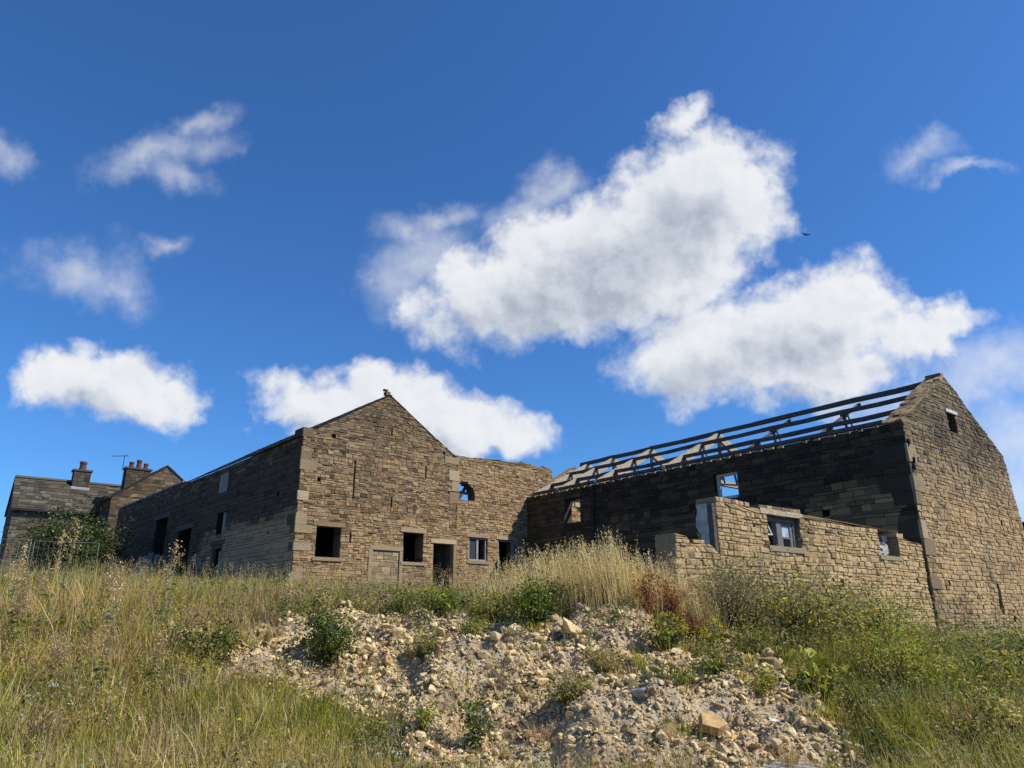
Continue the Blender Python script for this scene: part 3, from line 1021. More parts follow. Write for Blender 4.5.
# quoins
z = -1.1; k = 0
while z < 5.2:
    hh = rng.uniform(.36, .55)
    lg = k % 2 == 0
    wu, wd = (rng.uniform(.42, .62), .95) if lg else (rng.uniform(.22, .34), .6)
    if k % 3 == 2 or k % 5 == 3:
        z += hh; k += 1
        continue
    mb = MB()
    fbox(mb, HG, -.040, wu, z + .006, min(z + hh, 5.45) - .006, -.040, .05, (rng.random(), rng.uniform(.0, .3), 0, 1), .012)
    fbox(mb, HG, -.047, .28, z + .009, min(z + hh, 5.45) - .009, .052, wd, (rng.random(), .88, 0, 1), .005)
    mb.build('quoin', M['quoin'], barnR)
    z += hh; k += 1
for z0 in (-.8, .1, 1.5, 2.3):
    mb = MB()
    fbox(mb, HG, 7.7 if z0 < 1 else 7.8, 8.16, z0, z0 + .42, -.045, .5, (rng.random(), .15, 0, 1), .008)
    mb.build('quoin', M['quoin'], barnR)
# ragged verge stones on the broken slope of the gable
mb = MB()
for dw in (.1, .3, .5):
    tt = 0.0
    while tt < .97:
        t2 = min(1.0, tt + rng.uniform(.035, .075))
        up_ = rng.uniform(-.02, .035)
        mb.bar(at(HG, 3.74 * tt + .02, RE + (RA - RE) * tt + up_, dw), at(HG, 3.74 * t2, RE + (RA - RE) * t2 + up_, dw), rng.uniform(.17, .21), rng.uniform(.08, .14), col=(rng.random(), .1 + rng.random() * .4, 0, 1), jit=.014)
        tt = t2
mb.box(at(HG, 3.78, RA + .06, .3), (.2, .5, .16), YR, (.2, .4, 0, 1), .03)
mb.build('verge_stones', M['buff_stone'], barnR)
# roof timbers
slope = (RA - RE) / (RW / 2)


def rp(u, s, dz=0.0):
    return at(HG, u, min(RE + slope * u, RE + slope * (RW - u)) + dz, s)


ridge_top = .0
def sagbar(mb, u, s0, s1, dz, w_, h_, sag):
    st = [s0, 2.95, 5.75, 9.15, 12.95, 15.4, s1]
    for a, b in zip(st[:-1], st[1:]):
        m_ = (a + b) / 2
        k_ = rng.uniform(.3, 1.0) * sag
        e = rng.uniform(-.012, .012)
        mb.bar(rp(u, a - .04, dz + e), rp(u, m_ + .01, dz - k_ + e), w_, h_, jit=.008)
        mb.bar(rp(u, m_ - .01, dz - k_ + e), rp(u, b + .04, dz), w_ * .985, h_ * .985, jit=.008)


mb = MB(); sagbar(mb, RW / 2, .35, 17.7, -.07, .10, .18, .035); mb.build('ridge_beam', M['dark_timber'], barnR)
for f_, dz in ((.34, -.05), (.67, -.05)):
    mb = MB()
    u = RW / 2 * f_
    sagbar(mb, u, .45, 17.4, dz, .11, .14, .045)
    mb.build('purlin', M['dark_timber'], barnR)
mb = MB(); mb.bar(rp(.18, .62, .03), rp(.18, 17.35, .03), .16, .12); mb.build('wall_plate', M['dark_timber'], barnR)
sq = .75
while sq < 17.0:
    if rng.random() < .9:
        mb = MB()
        mb.box(at(HG, -.03, RE - .05 + rng.uniform(-.015, .015), sq), (.16, rng.uniform(.12, .24), .07), YR, (rng.random(), 0, 0, 1), .012)
        mb.build('rafter_foot', M['quoin'], barnR)
    sq += rng.uniform(.36, .52)
for i, s in enumerate((2.95, 5.75, 9.15, 12.95, 15.4, 17.2)):
    pale = i >= 2
    mb = MB()
    th = .16 if pale else .08
    dp = .34 if pale else .10
    for sgn in (0, 1):
        a = at(HG, .12 if sgn == 0 else RW - .12, RE - .02, s); b_ = at(HG, RW / 2, RA - .26, s)
        if sgn == 0 or i >= 2:
            mb.bar(a, b_, th, dp, up=np.array([0, 0, 1.0]))
    trs = mb.build('roof_truss', M['pale_timber'] if pale else M['dark_timber'], barnR)
    mb = MB()
    mb.bar(at(HG, .1, RE - .12, s), at(HG, RW - .1, RE - .12, s), .18, .22)
    mb.build('tie_beam', M['pale_timber'] if pale else M['dark_timber'], trs)
    mb = MB()
    mb.bar(at(HG, RW / 2, RE, s), at(HG, RW / 2, RA - .2, s), .12, .12, up=(1, 0, 0))
    if pale:
        mb.build('king_post', M['dark_timber'], trs)
    for f_ in (.34, .67):
        u = RW / 2 * f_
        # struts from the tie beam to each purlin, one raking
        for (uo, so, w_) in ((u + .05, .0, .07), (u + .75, .22, .06), (u + .35, -.28, .05)):
            mb = MB()
            mb.bar(at(HG, min(uo, RW / 2), RE - .05, s + so), at(HG, u, RE + slope * u - .06, s + so * .3), w_, w_, up=(1, 0, 0))
            mb.build('strut', M['grey_timber'], trs)
        mb = MB()
        mb.box(at(HG, u, RE + slope * u - .16, s), (.2, .22, .14), YR, jit=.02)
        mb.build('cleat', M['dark_timber'], trs)
# window frame left in the side wall hole, looking through to the sky
wn = part_box('window', M['white_paint'], barnR, HS, [(5.8, 5.93, 4.03, 4.96, .16, .26), (6.68, 6.8, 4.03, 4.96, .16, .26), (5.93, 6.68, 4.86, 4.96, .16, .26), (5.93, 6.68, 4.03, 4.13, .1, .3)])
mb = MB()
mb.bar(at(HS, 5.86, 4.45, .2), at(HS, 6.76, 4.62, .2), .05, .06)
mb.bar(at(HS, 6.05, 4.9, .2), at(HS, 5.98, 4.5, .2), .06, .06, up=(1, 0, 0))
mb.bar(at(HS, 6.55, 4.9, .22), at(HS, 6.5, 4.62, .22), .05, .05, up=(1, 0, 0))
mb.build('glazing_bar', M['grey_timber'], wn)
# iron drainpipe on the dark side
mb = MB(); mb.tube([at(HS, 12.95, RE - .1, -.09), at(HS, 13.0, 2.5, -.09), at(HS, 13.0, .3, -.09)], .05, 8)
mb.build('drainpipe', M['iron'], barnR)
mb = MB()
for z0, z1, u in ((4.9, 5.0, .0), (4.35, 4.5, .12), (4.15, 4.25, .05)):
    mb.box(at(HG, .10 + u, z0, -.06), (.09, .05, .16), YR, jit=.02)
mb.build('iron_bracket', M['iron'], barnR)

# ================================================================== ruined lean-to wall in front of the dark side
FWl = frame3(B0 + nr * .06, YR)
ruin = thing('ruined_wall', 'ragged topped buff stone wall of a lean-to with two broken windows', 'wall', (*(B0 - gr * 5), -.4))


def tone_W(u, z, g):
    r = .30 + .45 * g.beta(1.8, 1.6) if g.random() < .75 else g.random()
    d = .35 * g.random() if g.random() < .2 else 0
    d += max(0, fbm(np.array([u * .9]), np.array([z * .9]), 41)[0] - .50) * 2.2 * (.4 + .8 * g.random())
    return (r, min(.6, d))


mb = MB()
lay(mb, *FWl, poly=[(-9.28, -1.6), (-.05, -1.6), (-.05, 1.98), (-.9, 2.0), (-1.42, 2.02), (-1.42, 2.16), (-1.2, 2.22), (-2.5, 2.18), (-3.0, 2.12), (-3.5, 2.17), (-4.1, 2.24), (-4.8, 2.2), (-5.4, 2.3), (-5.9, 2.26), (-6.1, 2.33), (-7.72, 2.33), (-7.95, 2.28), (-8.3, 2.38), (-8.8, 2.35), (-9.28, 2.36)],
    holes=[rect(-7.5, -6.2, 1.5, 2.17), [(-2.5, 1.53), (-1.45, 1.53), (-1.42, 2.4), (-2.52, 2.4)], rect(-4.72, -4.55, .70, .86), rect(-.76, -.62, .85, 1.02), rect(-2.95, -2.82, -.15, .02), rect(-8.02, -7.94, 1.86, 1.93)],
    thick=.48, course=.088, length=(.10, .30), gap=.010, prot=(.001, .032), back=True, tone=tone_W, seed=41)
lay(mb, *FWl, poly=[(-10.65, -1.0), (-9.3, -1.0), (-9.3, 1.25), (-9.6, 1.4), (-9.9, 1.47), (-10.2, 1.42), (-10.3, 1.54), (-10.65, 1.57)], thick=.48, course=.088, length=(.10, .30), gap=.010, prot=(.001, .032), back=True, tone=tone_W, seed=42)
lay(mb, FWl[0] + FWl[3] * .5, FWl[1], FWl[2], FWl[3], poly=rect(-9.22, -.1, -1, 1.1), thick=.03, course=.3, length=(.3, .6), seed=43)
rw = mb.build('wall', M['buff_stone'], ruin)
for u in (-4.65, -.7, -2.9):
    part_box('dark_backing', M['dark_gap'], rw, FWl, [(u - .15, u + .15, -.2 if u == -2.9 else .6, .1 if u == -2.9 else 1.1, .3, .34)])
part_box('lintel', M['pale_timber'], ruin, FWl, [(-7.72, -6.08, 2.19, 2.29, -.03, .3)], .012)
wn = part_box('window', M['frame'], ruin, FWl, [(-7.49, -7.38, 1.52, 2.16, .1, .2), (-6.32, -6.21, 1.52, 2.16, .1, .2), (-7.38, -6.32, 2.06, 2.16, .1, .2), (-7.0, -6.82, 1.52, 2.06, .09, .21)])
sa = part_box('sash', M['frame'], wn, FWl, [(-6.81, -6.74, 1.53, 2.05, .12, .17), (-6.44, -6.33, 1.53, 2.05, .12, .17), (-6.74, -6.44, 1.98, 2.05, .12, .17), (-6.74, -6.44, 1.70, 1.74, .12, .17)])
part_box('pane', M['sky_tint_glass'], wn, FWl, [(-6.74, -6.44, 1.74, 1.98, .14, .15)])
mb = MB(); mb.bar(at(FWl, -7.3, 2.05, .15), at(FWl, -7.13, 1.78, .15), .03, .03); mb.bar(at(FWl, -7.36, 1.76, .15), at(FWl, -7.1, 1.77, .15), .03, .03)
mb.build('glazing_bar', M['white_paint'], wn)
part_box('sill', M['buff_stone'], ruin, FWl, [(-7.55, -6.15, 1.38, 1.5, -.042, .3)], .006, (.92, .1, 0, 1))
# torn pale sheet in the second opening
mb = MB()
for (u0, u1, z0, z1) in ((-2.42, -2.05, 1.62, 2.02), (-1.98, -1.62, 1.56, 2.08), (-2.2, -1.9, 1.56, 1.7)):
    nn_ = 6
    vs = []
    for j_ in range(nn_ + 1):
        tt = j_ / nn_
        z_ = z0 + (z1 - z0) * tt
        for e in (0, 1):
            vs.append(at(FWl, (u0 if e == 0 else u1) + rng.uniform(-.06, .06), z_, .2 + rng.uniform(-.04, .04)))
    n0 = len(vs)
    vs = vs + [v + FWl[3] * .006 for v in vs]
    fs = []
    for j_ in range(nn_):
        a = j_ * 2
        fs += [[a, a + 1, a + 3, a + 2], [n0 + a + 2, n0 + a + 3, n0 + a + 1, n0 + a]]
    mb.add(vs, fs)
mb.build('torn_sheet', M['plaster'], ruin)
part_box('sill', M['buff_stone'], ruin, FWl, [(-2.6, -1.4, 1.42, 1.53, -.042, .3)], .006, (.92, .2, 0, 1))
# plastered return stub running back from the wall end, and the dark jamb post
FRt = frame3(B0 - gr * 9.28 + nr * .06, YR, 'n')
mb = MB()
pl_poly = [(.16, .3), (.42, .3), (.40, 1.45), (.36, 1.62), (.47, 1.8), (.46, 2.0), (.40, 2.12), (.44, 2.26), (.16, 2.26)]
vs = [at(FRt, u, z_, -.075) for u, z_ in pl_poly] + [at(FRt, u, z_, -.035) for u, z_ in pl_poly]
n_ = len(pl_poly)
mb.add(vs, [list(range(n_)), [2 * n_ - 1 - i for i in range(n_)]] + [[i, (i + 1) % n_, n_ + (i + 1) % n_, n_ + i] for i in range(n_)])
mb.build('plaster_coat', M['plaster'], ruin)
part_box('jamb_post', M['dark_timber'], ruin, FWl, [(-9.39, -9.31, .2, 2.25, .0, .13)], .01)
mb = MB()
mb.box((0, 0, .06), (.36, .3, .13), 0, (.95, 0, 0, 1), .03)
mb.box((.02, 0, .175), (.24, .2, .09), .4, (.8, 0, 0, 1), .03)
o = mb.build('loose_stone', M['buff_stone'])
o.location = tuple(at(FWl, -1.15, 2.03, .22)); o.rotation_euler = (0, 0, YR)
tag(o, 'pale loose block perched on the ragged wall top beside the torn sheet window', 'stone')

# ================================================================== far buildings
cot = thing('stone_cottage', 'dark stone roofed cottage far left with one squat chimney', 'house', (-31.8, 46.0, 1.5))
YC = R(38)
CF = frame3((-31.8, 46.0), YC)
CS = frame3((-31.8, 46.0), YC, 'n')
CWd, CD, CE, CA = 6.6, 4.6, 6.9, 9.15
ht = lambda d: (lambda u, z, g: (g.random(), d + g.uniform(-.1, .15)))
mb = MB(); lay(mb, *CF, poly=rect(0, CWd, .8, CE), thick=.4, course=.2, length=(.3, .6), seed=51, tone=ht(.35)); mb.build('front_wall', M['house_stone'], cot)
mb = MB(); lay(mb, *CS, poly=[(.02, .8), (CD, .8), (CD, CE), (CD / 2, CA - .1), (.02, CE)], thick=.4, course=.2, length=(.3, .6), seed=52, tone=ht(.5)); mb.build('end_wall', M['house_stone'], cot)
mb = MB()
for side in (0, 1):
    g3 = np.array([*CF[1][:2], 0]); n3 = CF[3]
    sgn = 1 if side == 0 else -1
    U = n3 * sgn * (CD / 2 + .22) + np.array([0, 0, CA - CE + .1]); Ln = np.linalg.norm(U); U /= Ln
    O = CF[0] - g3 * .12 + np.array([0, 0, CE - .05]) + (n3 * -.22 if side == 0 else n3 * (CD + .22))
    Wd = np.cross(g3, U); Wd = Wd * (1 if Wd[2] < 0 else -1)
    lay(mb, O, g3, U, Wd, poly=rect(0, CWd + .4, 0, Ln), thick=.08, course=.26, length=(.3, .6), prot=(.01, .03), seed=53 + side, tilt=.008, wob=0.0, tone=lambda u, z, g: (g.random(), g.random() * .35))
rf = mb.build('roof', M['slate'], cot)
part_box('ridge_tiles', M['slate'], cot, CF, [(-.1, CWd, CA + .03, CA + .15, CD / 2 - .16, CD / 2 + .16)], .01, (1, 0, 0, 1))
part_box('gutter', M['iron'], cot, CF, [(-.1, CWd - 1.4, CE - .18, CE - .06, -.30, -.18)])


def chimney(parent, F, u, w_, zb, zt, wu, wd, pots, flash=True):
    mb = MB()
    lay(mb, F[0] + F[1] * (u - wu / 2) + F[3] * (w_ - wd / 2), F[1], F[2], F[3], poly=rect(0, wu, zb, zt), thick=wd, course=.2, length=(.25, .5), back=True, seed=61, tone=ht(.6))
    c = mb.build('chimney', M['house_stone'], parent)
    part_box('chimney_cap', M['house_stone'], c, F, [(u - wu / 2 - .08, u + wu / 2 + .08, zt, zt + .12, w_ - wd / 2 - .08, w_ + wd / 2 + .08)], 0, (.4, .5, 0, 1))
    for (pu, ph, r0) in pots:
        mb = MB()
        p = at(F, u + pu, zt + .12, w_)
        mb.tube([p, p + (0, 0, ph * .75), p + (0, 0, ph * .76), p + (0, 0, ph)], [r0, r0 * .82, r0 * 1.0, r0 * .95], 10)
        mb.build('chimney_pot', M['terracotta'], c)
    if flash:
        part_box('flashing', M['lead'], c, F, [(u - wu / 2 - .05, u + wu / 2 + .05, zb + .05, zb + .42, w_ - wd / 2 - .10, w_ - wd / 2 - .03)])
    return c


chimney(cot, CF, 3.7, CD / 2 - .1, CA - .75, CA + .78, 1.05, .8, [(0, .62, .24)])
hb = thing('gabled_house', 'brown gabled house far left behind the barn, tall chimney with three pots', 'house', (-26.2, 47.0, 1.6))
DF = frame3((-26.2, 47.0), YL)
DS = frame3((-26.2, 47.0), YL, 'n')
DW, DE, DA = 6.3, 7.7, 10.15
mb = MB(); lay(mb, *DF, poly=[(0, .8), (DW, .8), (DW, DE), (DW / 2, DA), (0, DE)], thick=.4, course=.18, length=(.3, .6), seed=55, tone=ht(.66)); mb.build('gable_wall', M['brown_stone'], hb)
mb = MB(); lay(mb, *DS, poly=rect(.02, 7, .8, DE), thick=.4, course=.2, length=(.3, .6), seed=56, tone=ht(.6)); mb.build('side_wall', M['house_stone'], hb)
mb = MB()
for side in (0, 1):
    U = DF[1] * (1 if side == 0 else -1) * (DW / 2 + .2) + np.array([0, 0, DA - DE + .12]); Ln = np.linalg.norm(U); U /= Ln
    O = DF[0] - DF[3] * .06 + np.array([0, 0, DE - .06]) + DF[1] * (-.2 if side == 0 else DW + .2)
    Wd = np.cross(DF[3], U); Wd = Wd * (1 if Wd[2] < 0 else -1)
    lay(mb, O, DF[3], U, Wd, poly=rect(0, 7.2, 0, Ln), thick=.09, course=.26, length=(.3, .6), prot=(.01, .03), seed=57 + side, tilt=.008, wob=0.0, tone=lambda u, z, g: (g.random() * .6, .3))
mb.build('roof', M['slate'], hb)
ch = chimney(hb, DF, 1.75, 1.9, DE + .3, 9.95, 1.55, .8, [(-.42, .42, .17), (.05, .62, .18), (.5, .42, .17)], False)
mb = MB()
p = at(DF, .80, 9.95, 1.9)
mb.tube([p, p + (0, 0, .95)], .025, 6)
mb.tube([p + np.array([-.75, -.2, .85]), p + np.array([.25, .05, .92])], .02, 6)
for k in range(5):
    q = p + np.array([-.7 + .22 * k, -.19 + .05 * k, .855 + .014 * k])
    mb.tube([q + (-.06, .2, 0), q + (.06, -.2, 0)], .012, 5)
mb.build('aerial', M['iron'], ch)
# building peeping out on the far right
OB = frame3((25.6, 33.5), YR)
ob_t = thing('outbuilding', 'dark outbuilding just showing beyond the right edge of the tall gable', 'building', (25.6, 33.5, -.6))
mb = MB(); lay(mb, OB[0], OB[1], OB[2], OB[3], poly=rect(0, 7, -1, 4.2), thick=.4, course=.25, length=(.3, .7), seed=58, tone=ht(.7)); mb.build('wall', M['house_stone'], ob_t)
mb = MB(); lay(mb, *frame3((25.6, 33.5), YR, 'n'), poly=rect(.02, 6, -1, 4.2), thick=.4, course=.25, length=(.3, .7), seed=59, tone=ht(.9)); mb.build('side_wall', M['house_stone'], ob_t)
part_box('roof', M['slate'], ob_t, OB, [(-.1, 7.1, 4.2, 4.32, -.12, 6.1)], 0, (.2, .6, 0, 1))

# ================================================================== fence far left
fy = 30.0
ft = thing('mesh_fence', 'temporary steel mesh fence panels standing before the cottage', 'fence', (-19.5, fy, 1.0))
for i, (xa, za, xb, zb) in enumerate(((-22.8, 3.27, -19.7, 3.17), (-19.55, 3.12, -16.9, 3.02))):
    ga, gb_ = h1(xa, fy), h1(xb, fy)
    mb = MB()
    mb.tube([(xa, fy, ga), (xa, fy, za), (xb, fy, zb), (xb, fy, gb_)], .016, 6)
    mb.tube([(xa, fy, ga + .2), (xb, fy, gb_ + .2)], .02, 6)
    pf = mb.build('panel_frame', M['steel'], ft)
    mb = MB()
    for k in range(1, 13):
        x = xa + (xb - xa) * k / 13; zt = za + (zb - za) * k / 13
        mb.tube([(x, fy, ga + .2), (x, fy, zt)], .003, 3, cap=False)
    for k in range(1, 7):
        mb.tube([(xa, fy, ga + .2 + (za - ga - .2) * k / 7), (xb, fy, gb_ + .2 + (zb - gb_ - .2) * k / 7)], .003, 3, cap=False)
    mb.build('wire_mesh', M['steel'], pf)


# ================================================================== plants
class Veg:
    def __init__(self):
        self.v = []; self.q = []; self.t = []; self.c = []; self.n = 0

    def blades(self, base, h, w, lean, az, col, tipcol=None, bend=1.0, g=None):
        # tapered, bending strips of three segments; arrays of length N
        N = len(h)
        if N == 0:
            return
        g = g or rng
        ang = g.uniform(0, 2 * np.pi, N)
        sd = np.stack([np.cos(ang), np.sin(ang), np.zeros(N)], -1)
        ld = np.stack([np.cos(az), np.sin(az), np.zeros(N)], -1)
        rows = []
        for k, (f, wf) in enumerate(((0, .75), (.38, 1.0), (.74, .7))):
            cpos = base + ld * (lean * h * (f ** 1.7))[:, None] * bend + np.array([0, 0, 1.0]) * (h * (f - .12 * lean * f * f))[:, None]
            rows.append(cpos - sd * (w * wf / 2)[:, None]); rows.append(cpos + sd * (w * wf / 2)[:, None])
        tip = base + ld * (lean * h)[:, None] * bend + np.array([0, 0, 1.0]) * (h * (1 - .12 * lean))[:, None]
        V = np.stack(rows + [tip], 1)
        i = self.n + np.arange(N)[:, None] * 7
        self.v.append(V.reshape(-1, 3))
        self.q.append((i + np.array([0, 1, 3, 2])).reshape(-1, 4)); self.q.append((i + np.array([2, 3, 5, 4])).reshape(-1, 4))
        self.t.append((i + np.array([4, 5, 6])).reshape(-1, 3))
        tc = col if tipcol is None else tipcol
        cc = np.stack([col * .8, col * .8, col, col, (col + tc) / 2, (col + tc) / 2, tc], 1)
        self.c.append(cc.reshape(-1, 3))
        self.n += N * 7
        return tip

    def leaves(self, pos, dirv, ln, wd, col, g=None, droop=.25):
        # folded diamond leaves; pos,dirv (N,3)
        N = len(ln)
        if N == 0:
            return
        g = g or rng
        d = dirv / (np.linalg.norm(dirv, axis=1, keepdims=True) + 1e-9)
        r = g.normal(size=(N, 3))
        s = np.cross(d, r); s /= np.linalg.norm(s, axis=1, keepdims=True) + 1e-9
        nn = np.cross(s, d)
        mid = pos + d * (ln * .45)[:, None]
        tip = pos + d * ln[:, None] - np.array([0, 0, 1.0]) * (ln * droop)[:, None]
        a = mid + s * (wd / 2)[:, None] + nn * (wd * .15)[:, None]
        b = mid - s * (wd / 2)[:, None] + nn * (wd * .15)[:, None]
        V = np.stack([pos, a, tip, b], 1)
        i = self.n + np.arange(N)[:, None] * 4
        self.v.append(V.reshape(-1, 3))
        self.t.append((i + np.array([0, 1, 2])).reshape(-1, 3)); self.t.append((i + np.array([0, 2, 3])).reshape(-1, 3))
        self.c.append(np.repeat(col[:, None, :], 4, 1).reshape(-1, 3))
        self.n += N * 4

    def build(self, name, loc=(0, 0, 0), mat=None, parent=None):
        V = np.concatenate(self.v)
        q = np.concatenate(self.q) if self.q else np.zeros((0, 4), int)
        t3 = np.concatenate(self.t) if self.t else np.zeros((0, 3), int)
        col = np.concatenate(self.c)
        me = bpy.data.meshes.new(name)
        V = V - np.asarray(loc, float)
        me.vertices.add(len(V)); me.vertices.foreach_set('co', V.astype(np.float32).ravel())
        li = np.concatenate([q.ravel(), t3.ravel()]).astype(np.int32)
        me.loops.add(len(li)); me.loops.foreach_set('vertex_index', li)
        me.polygons.add(len(q) + len(t3))
        ls = np.concatenate([np.arange(len(q)) * 4, len(q) * 4 + np.arange(len(t3)) * 3]).astype(np.int32)
        me.polygons.foreach_set('loop_start', ls)
        me.update(calc_edges=True)
        at_ = me.attributes.new('tone', 'FLOAT_COLOR', 'POINT')
        at_.data.foreach_set('color', np.c_[np.clip(col, 0, 1), np.ones(len(col))].astype(np.float32).ravel())
        me.polygons.foreach_set('use_smooth', np.ones(len(me.polygons), bool))
        me.materials.append(mat or M['plant'])
        o = bpy.data.objects.new(name, me)
        C.objects.link(o)
        if parent is not None:
            o.parent = parent
        else:
            o.location = loc
        return o


PAL = {
    'green': ((.115, .165, .026), (.185, .23, .04)),
    'olive': ((.25, .25, .045), (.36, .34, .065)),
    'tan': ((.50, .36, .135), (.63, .47, .20)),
    'straw': ((.68, .54, .27), (.84, .70, .40)),
    'pink': ((.45, .29, .155), (.54, .37, .21)),
    'dark': ((.04, .07, .016), (.08, .115, .03)),
    'lime': ((.33, .335, .04), (.46, .44, .065)),
    'grey': ((.22, .245, .14), (.34, .34, .2)),
    'rust': ((.22, .07, .028), (.33, .11, .045)),
    'twig': ((.28, .205, .13), (.40, .31, .20)),
    'yellow': ((.66, .54, .03), (.80, .66, .06)),
    'gold': ((.52, .40, .05), (.62, .49, .08)),
    'white': ((.6, .58, .5), (.75, .73, .66)),
}


def pick(names, probs, N, g):
    idx = g.choice(len(names), N, p=np.asarray(probs) / np.sum(probs))
    lo = np.array([PAL[n][0] for n in names])[idx]; hi = np.array([PAL[n][1] for n in names])[idx]
    t_ = g.random((N, 1))
    return lo + (hi - lo) * t_


FOOT = []   # building footprints: origin, dir t, dir n, u0,u1,w0,w1
FOOT.append((A0, gl, nl, -.15, 13.3, -.12, 26))
FOOT.append((B0, gr, nr, -.2, 8.2, -.2, 20))
FOOT.append((B0, gr, nr, -10.8, .2, -.1, .65))


def outside(x, y):
    ok = np.ones(x.shape, bool)
    for (o, t_, n_, u0, u1, w0, w1) in FOOT:
        u = (x - o[0]) * t_[0] + (y - o[1]) * t_[1]; w_ = (x - o[0]) * n_[0] + (y - o[1]) * n_[1]
        ok &= ~((u > u0) & (u < u1) & (w_ > w0) & (w_ < w1))
    return ok


def scatter(N, x0, x1, y0, y1, g):
    x = g.uniform(x0, x1, N); y = g.uniform(y0, y1, N)
    k = (np.abs(x) < y * .80 + 1.5) & outside(x, y)
    return x[k], y[k]


def meadow():
    g = np.random.default_rng(100)
    V = Veg()
    for (N, x0, x1, y0, y1) in ((150000, -13, 13, 5.2, 13), (95000, -15, 16, 13, 21), (80000, -24, 16, 21, 34)):
        x, y = scatter(N, x0, x1, y0, y1, g)
        rm = rub_mask(x, y)
        keep = g.random(len(x)) > rm * .975
        x, y = x[keep], y[keep]
        z = H(x, y)
        n = len(x)
        pa = fbm(x * .45, y * .45, 61); pb = fbm(x * .9 + 9, y * .9, 71); pc = fbm(x * 2.2, y * 2.2, 81)
        right = np.clip((x - 3.0) / 3.0, 0, 1)
        farL = np.clip((y - 11.0) / 4.0, 0, 1)
        dry = np.clip(.45 + (pa - .5) * 3.0 - right * .36 - farL * .26 * (x < 2) + (pb - .5) * 1.6 + np.clip((-x - 3) / 6, 0, 1) * np.clip((12 - y) / 3, 0, 1) * .42, .06, .95)
        cg1 = pick(['green', 'olive', 'lime', 'gold'], [.18, .34, .36, .12], n, g)
        cg2 = pick(['green', 'olive', 'lime', 'dark'], [.50, .25, .05, .20], n, g)
        cg = np.where((fbm(x * .7 + 3, y * .7, 65) > .54)[:, None], cg2, cg1)
        cd = pick(['tan', 'straw', 'pink', 'olive', 'gold'], [.34, .07, .27, .16, .16], n, g)
        isd = g.random(n) < dry
        col = np.where(isd[:, None], cd, cg)
        col = col * (0.78 + .44 * pc)[:, None]
        tip = np.where((g.random(n) < .22)[:, None], col * .6 + pick(['tan'], [1], n, g) * .4, col)
        h = g.gamma(7, .050, n) * (.45 + 1.1 * pb) * np.where(y > 13, .9, 1.0) * np.where((x > -4.6) & (x < 1.0) & (y > 13), .62, 1.0) * np.where((x < -5.5) & (y > 10.5) & (y < 18), 1.15, 1.0)
        # vegetation thins and shortens on the lip of the bank
        sd = poly_sd(x, y)
        h *= np.clip(.45 + .55 * np.clip(-sd / .8, 0, 1), .3, 1)
        h = np.clip(h, .08, .95)
        w_ = g.uniform(.0045, .012, n) * np.where(y > 16, 1.7, 1.0)
        V.blades(np.stack([x, y, z - .02], -1), h, w_, g.uniform(.08, .75, n) ** 1.2, g.normal(2.6, 1.5, n), col, tip, g=g)
    # tufts: blades of one colour growing together, with darker gaps between
    x, y = scatter(3400, -12.5, 14, 5.6, 19, g)
    k = g.random(len(x)) > rub_mask(x, y) * .86
    x, y = x[k], y[k]
    z = H(x, y)
    for xi, yi, zi in zip(x, y, z):
        right = xi > 3.5
        kind = g.choice(['green', 'olive', 'lime', 'dark', 'tan', 'straw', 'pink', 'gold'], p=[.20, .24, .24, .12, .08, .03, .03, .06] if right else [.14, .20, .16, .08, .17, .09, .12, .04])
        nb = int(g.integers(25, 70))
        r = g.uniform(.05, .16)
        inr = poly_sd(np.array([xi]), np.array([yi]))[0] > -.4
        hh = g.uniform(.3, .62) * (1.3 if right else 1.0) * (.5 if inr else 1.0) * (.62 if (-4.6 < xi < 1.0 and yi > 13) else 1.0)
        b = np.stack([xi + g.normal(0, r, nb), yi + g.normal(0, r, nb), np.full(nb, zi - .02)], -1)
        cc = pick([kind], [1], nb, g) * g.uniform(.75, 1.15)
        V.blades(b, hh * g.uniform(.5, 1.1, nb), g.uniform(.006, .013, nb), g.uniform(.1, .7, nb), np.arctan2(b[:, 1] - yi, b[:, 0] - xi) + g.normal(0, .4, nb), cc, g=g)
    # seed stalks standing above the grass
    x, y = scatter(19000, -14, 15, 5.5, 20, g)
    keep = g.random(len(x)) > np.clip(rub_mask(x, y) * 1.1, 0, 1)
    keep &= fbm(x * .8, y * .8, 91) > .45
    x, y = x[keep], y[keep]; z = H(x, y); n = len(x)
    col = pick(['tan', 'straw', 'pink', 'olive'], [.38, .12, .35, .15], n, g) * .85
    h = g.uniform(.45, .95, n) * np.clip(.5 + .5 * np.clip(-poly_sd(x, y) / .8, 0, 1), .4, 1)
    tip = V.blades(np.stack([x, y, z - .02], -1), h, np.full(n, .0045), g.uniform(.05, .3, n), g.normal(2.6, 1.2, n), col, g=g)
    for k in range(7):
        p = tip - np.array([0, 0, 1.0]) * (g.uniform(0, .16, n))[:, None] + g.normal(0, .008, (n, 3))
        V.leaves(p, g.normal(0, .5, (n, 3)) + np.array([0, 0, .8]), g.uniform(.02, .05, n), g.uniform(.006, .013, n), col * g.uniform(.85, 1.2, (n, 1)), g)
    o = V.build('meadow_grass')
    tag(o, 'long mixed green and dry grass covering the slope around the rubble', 'grass', kind='stuff')


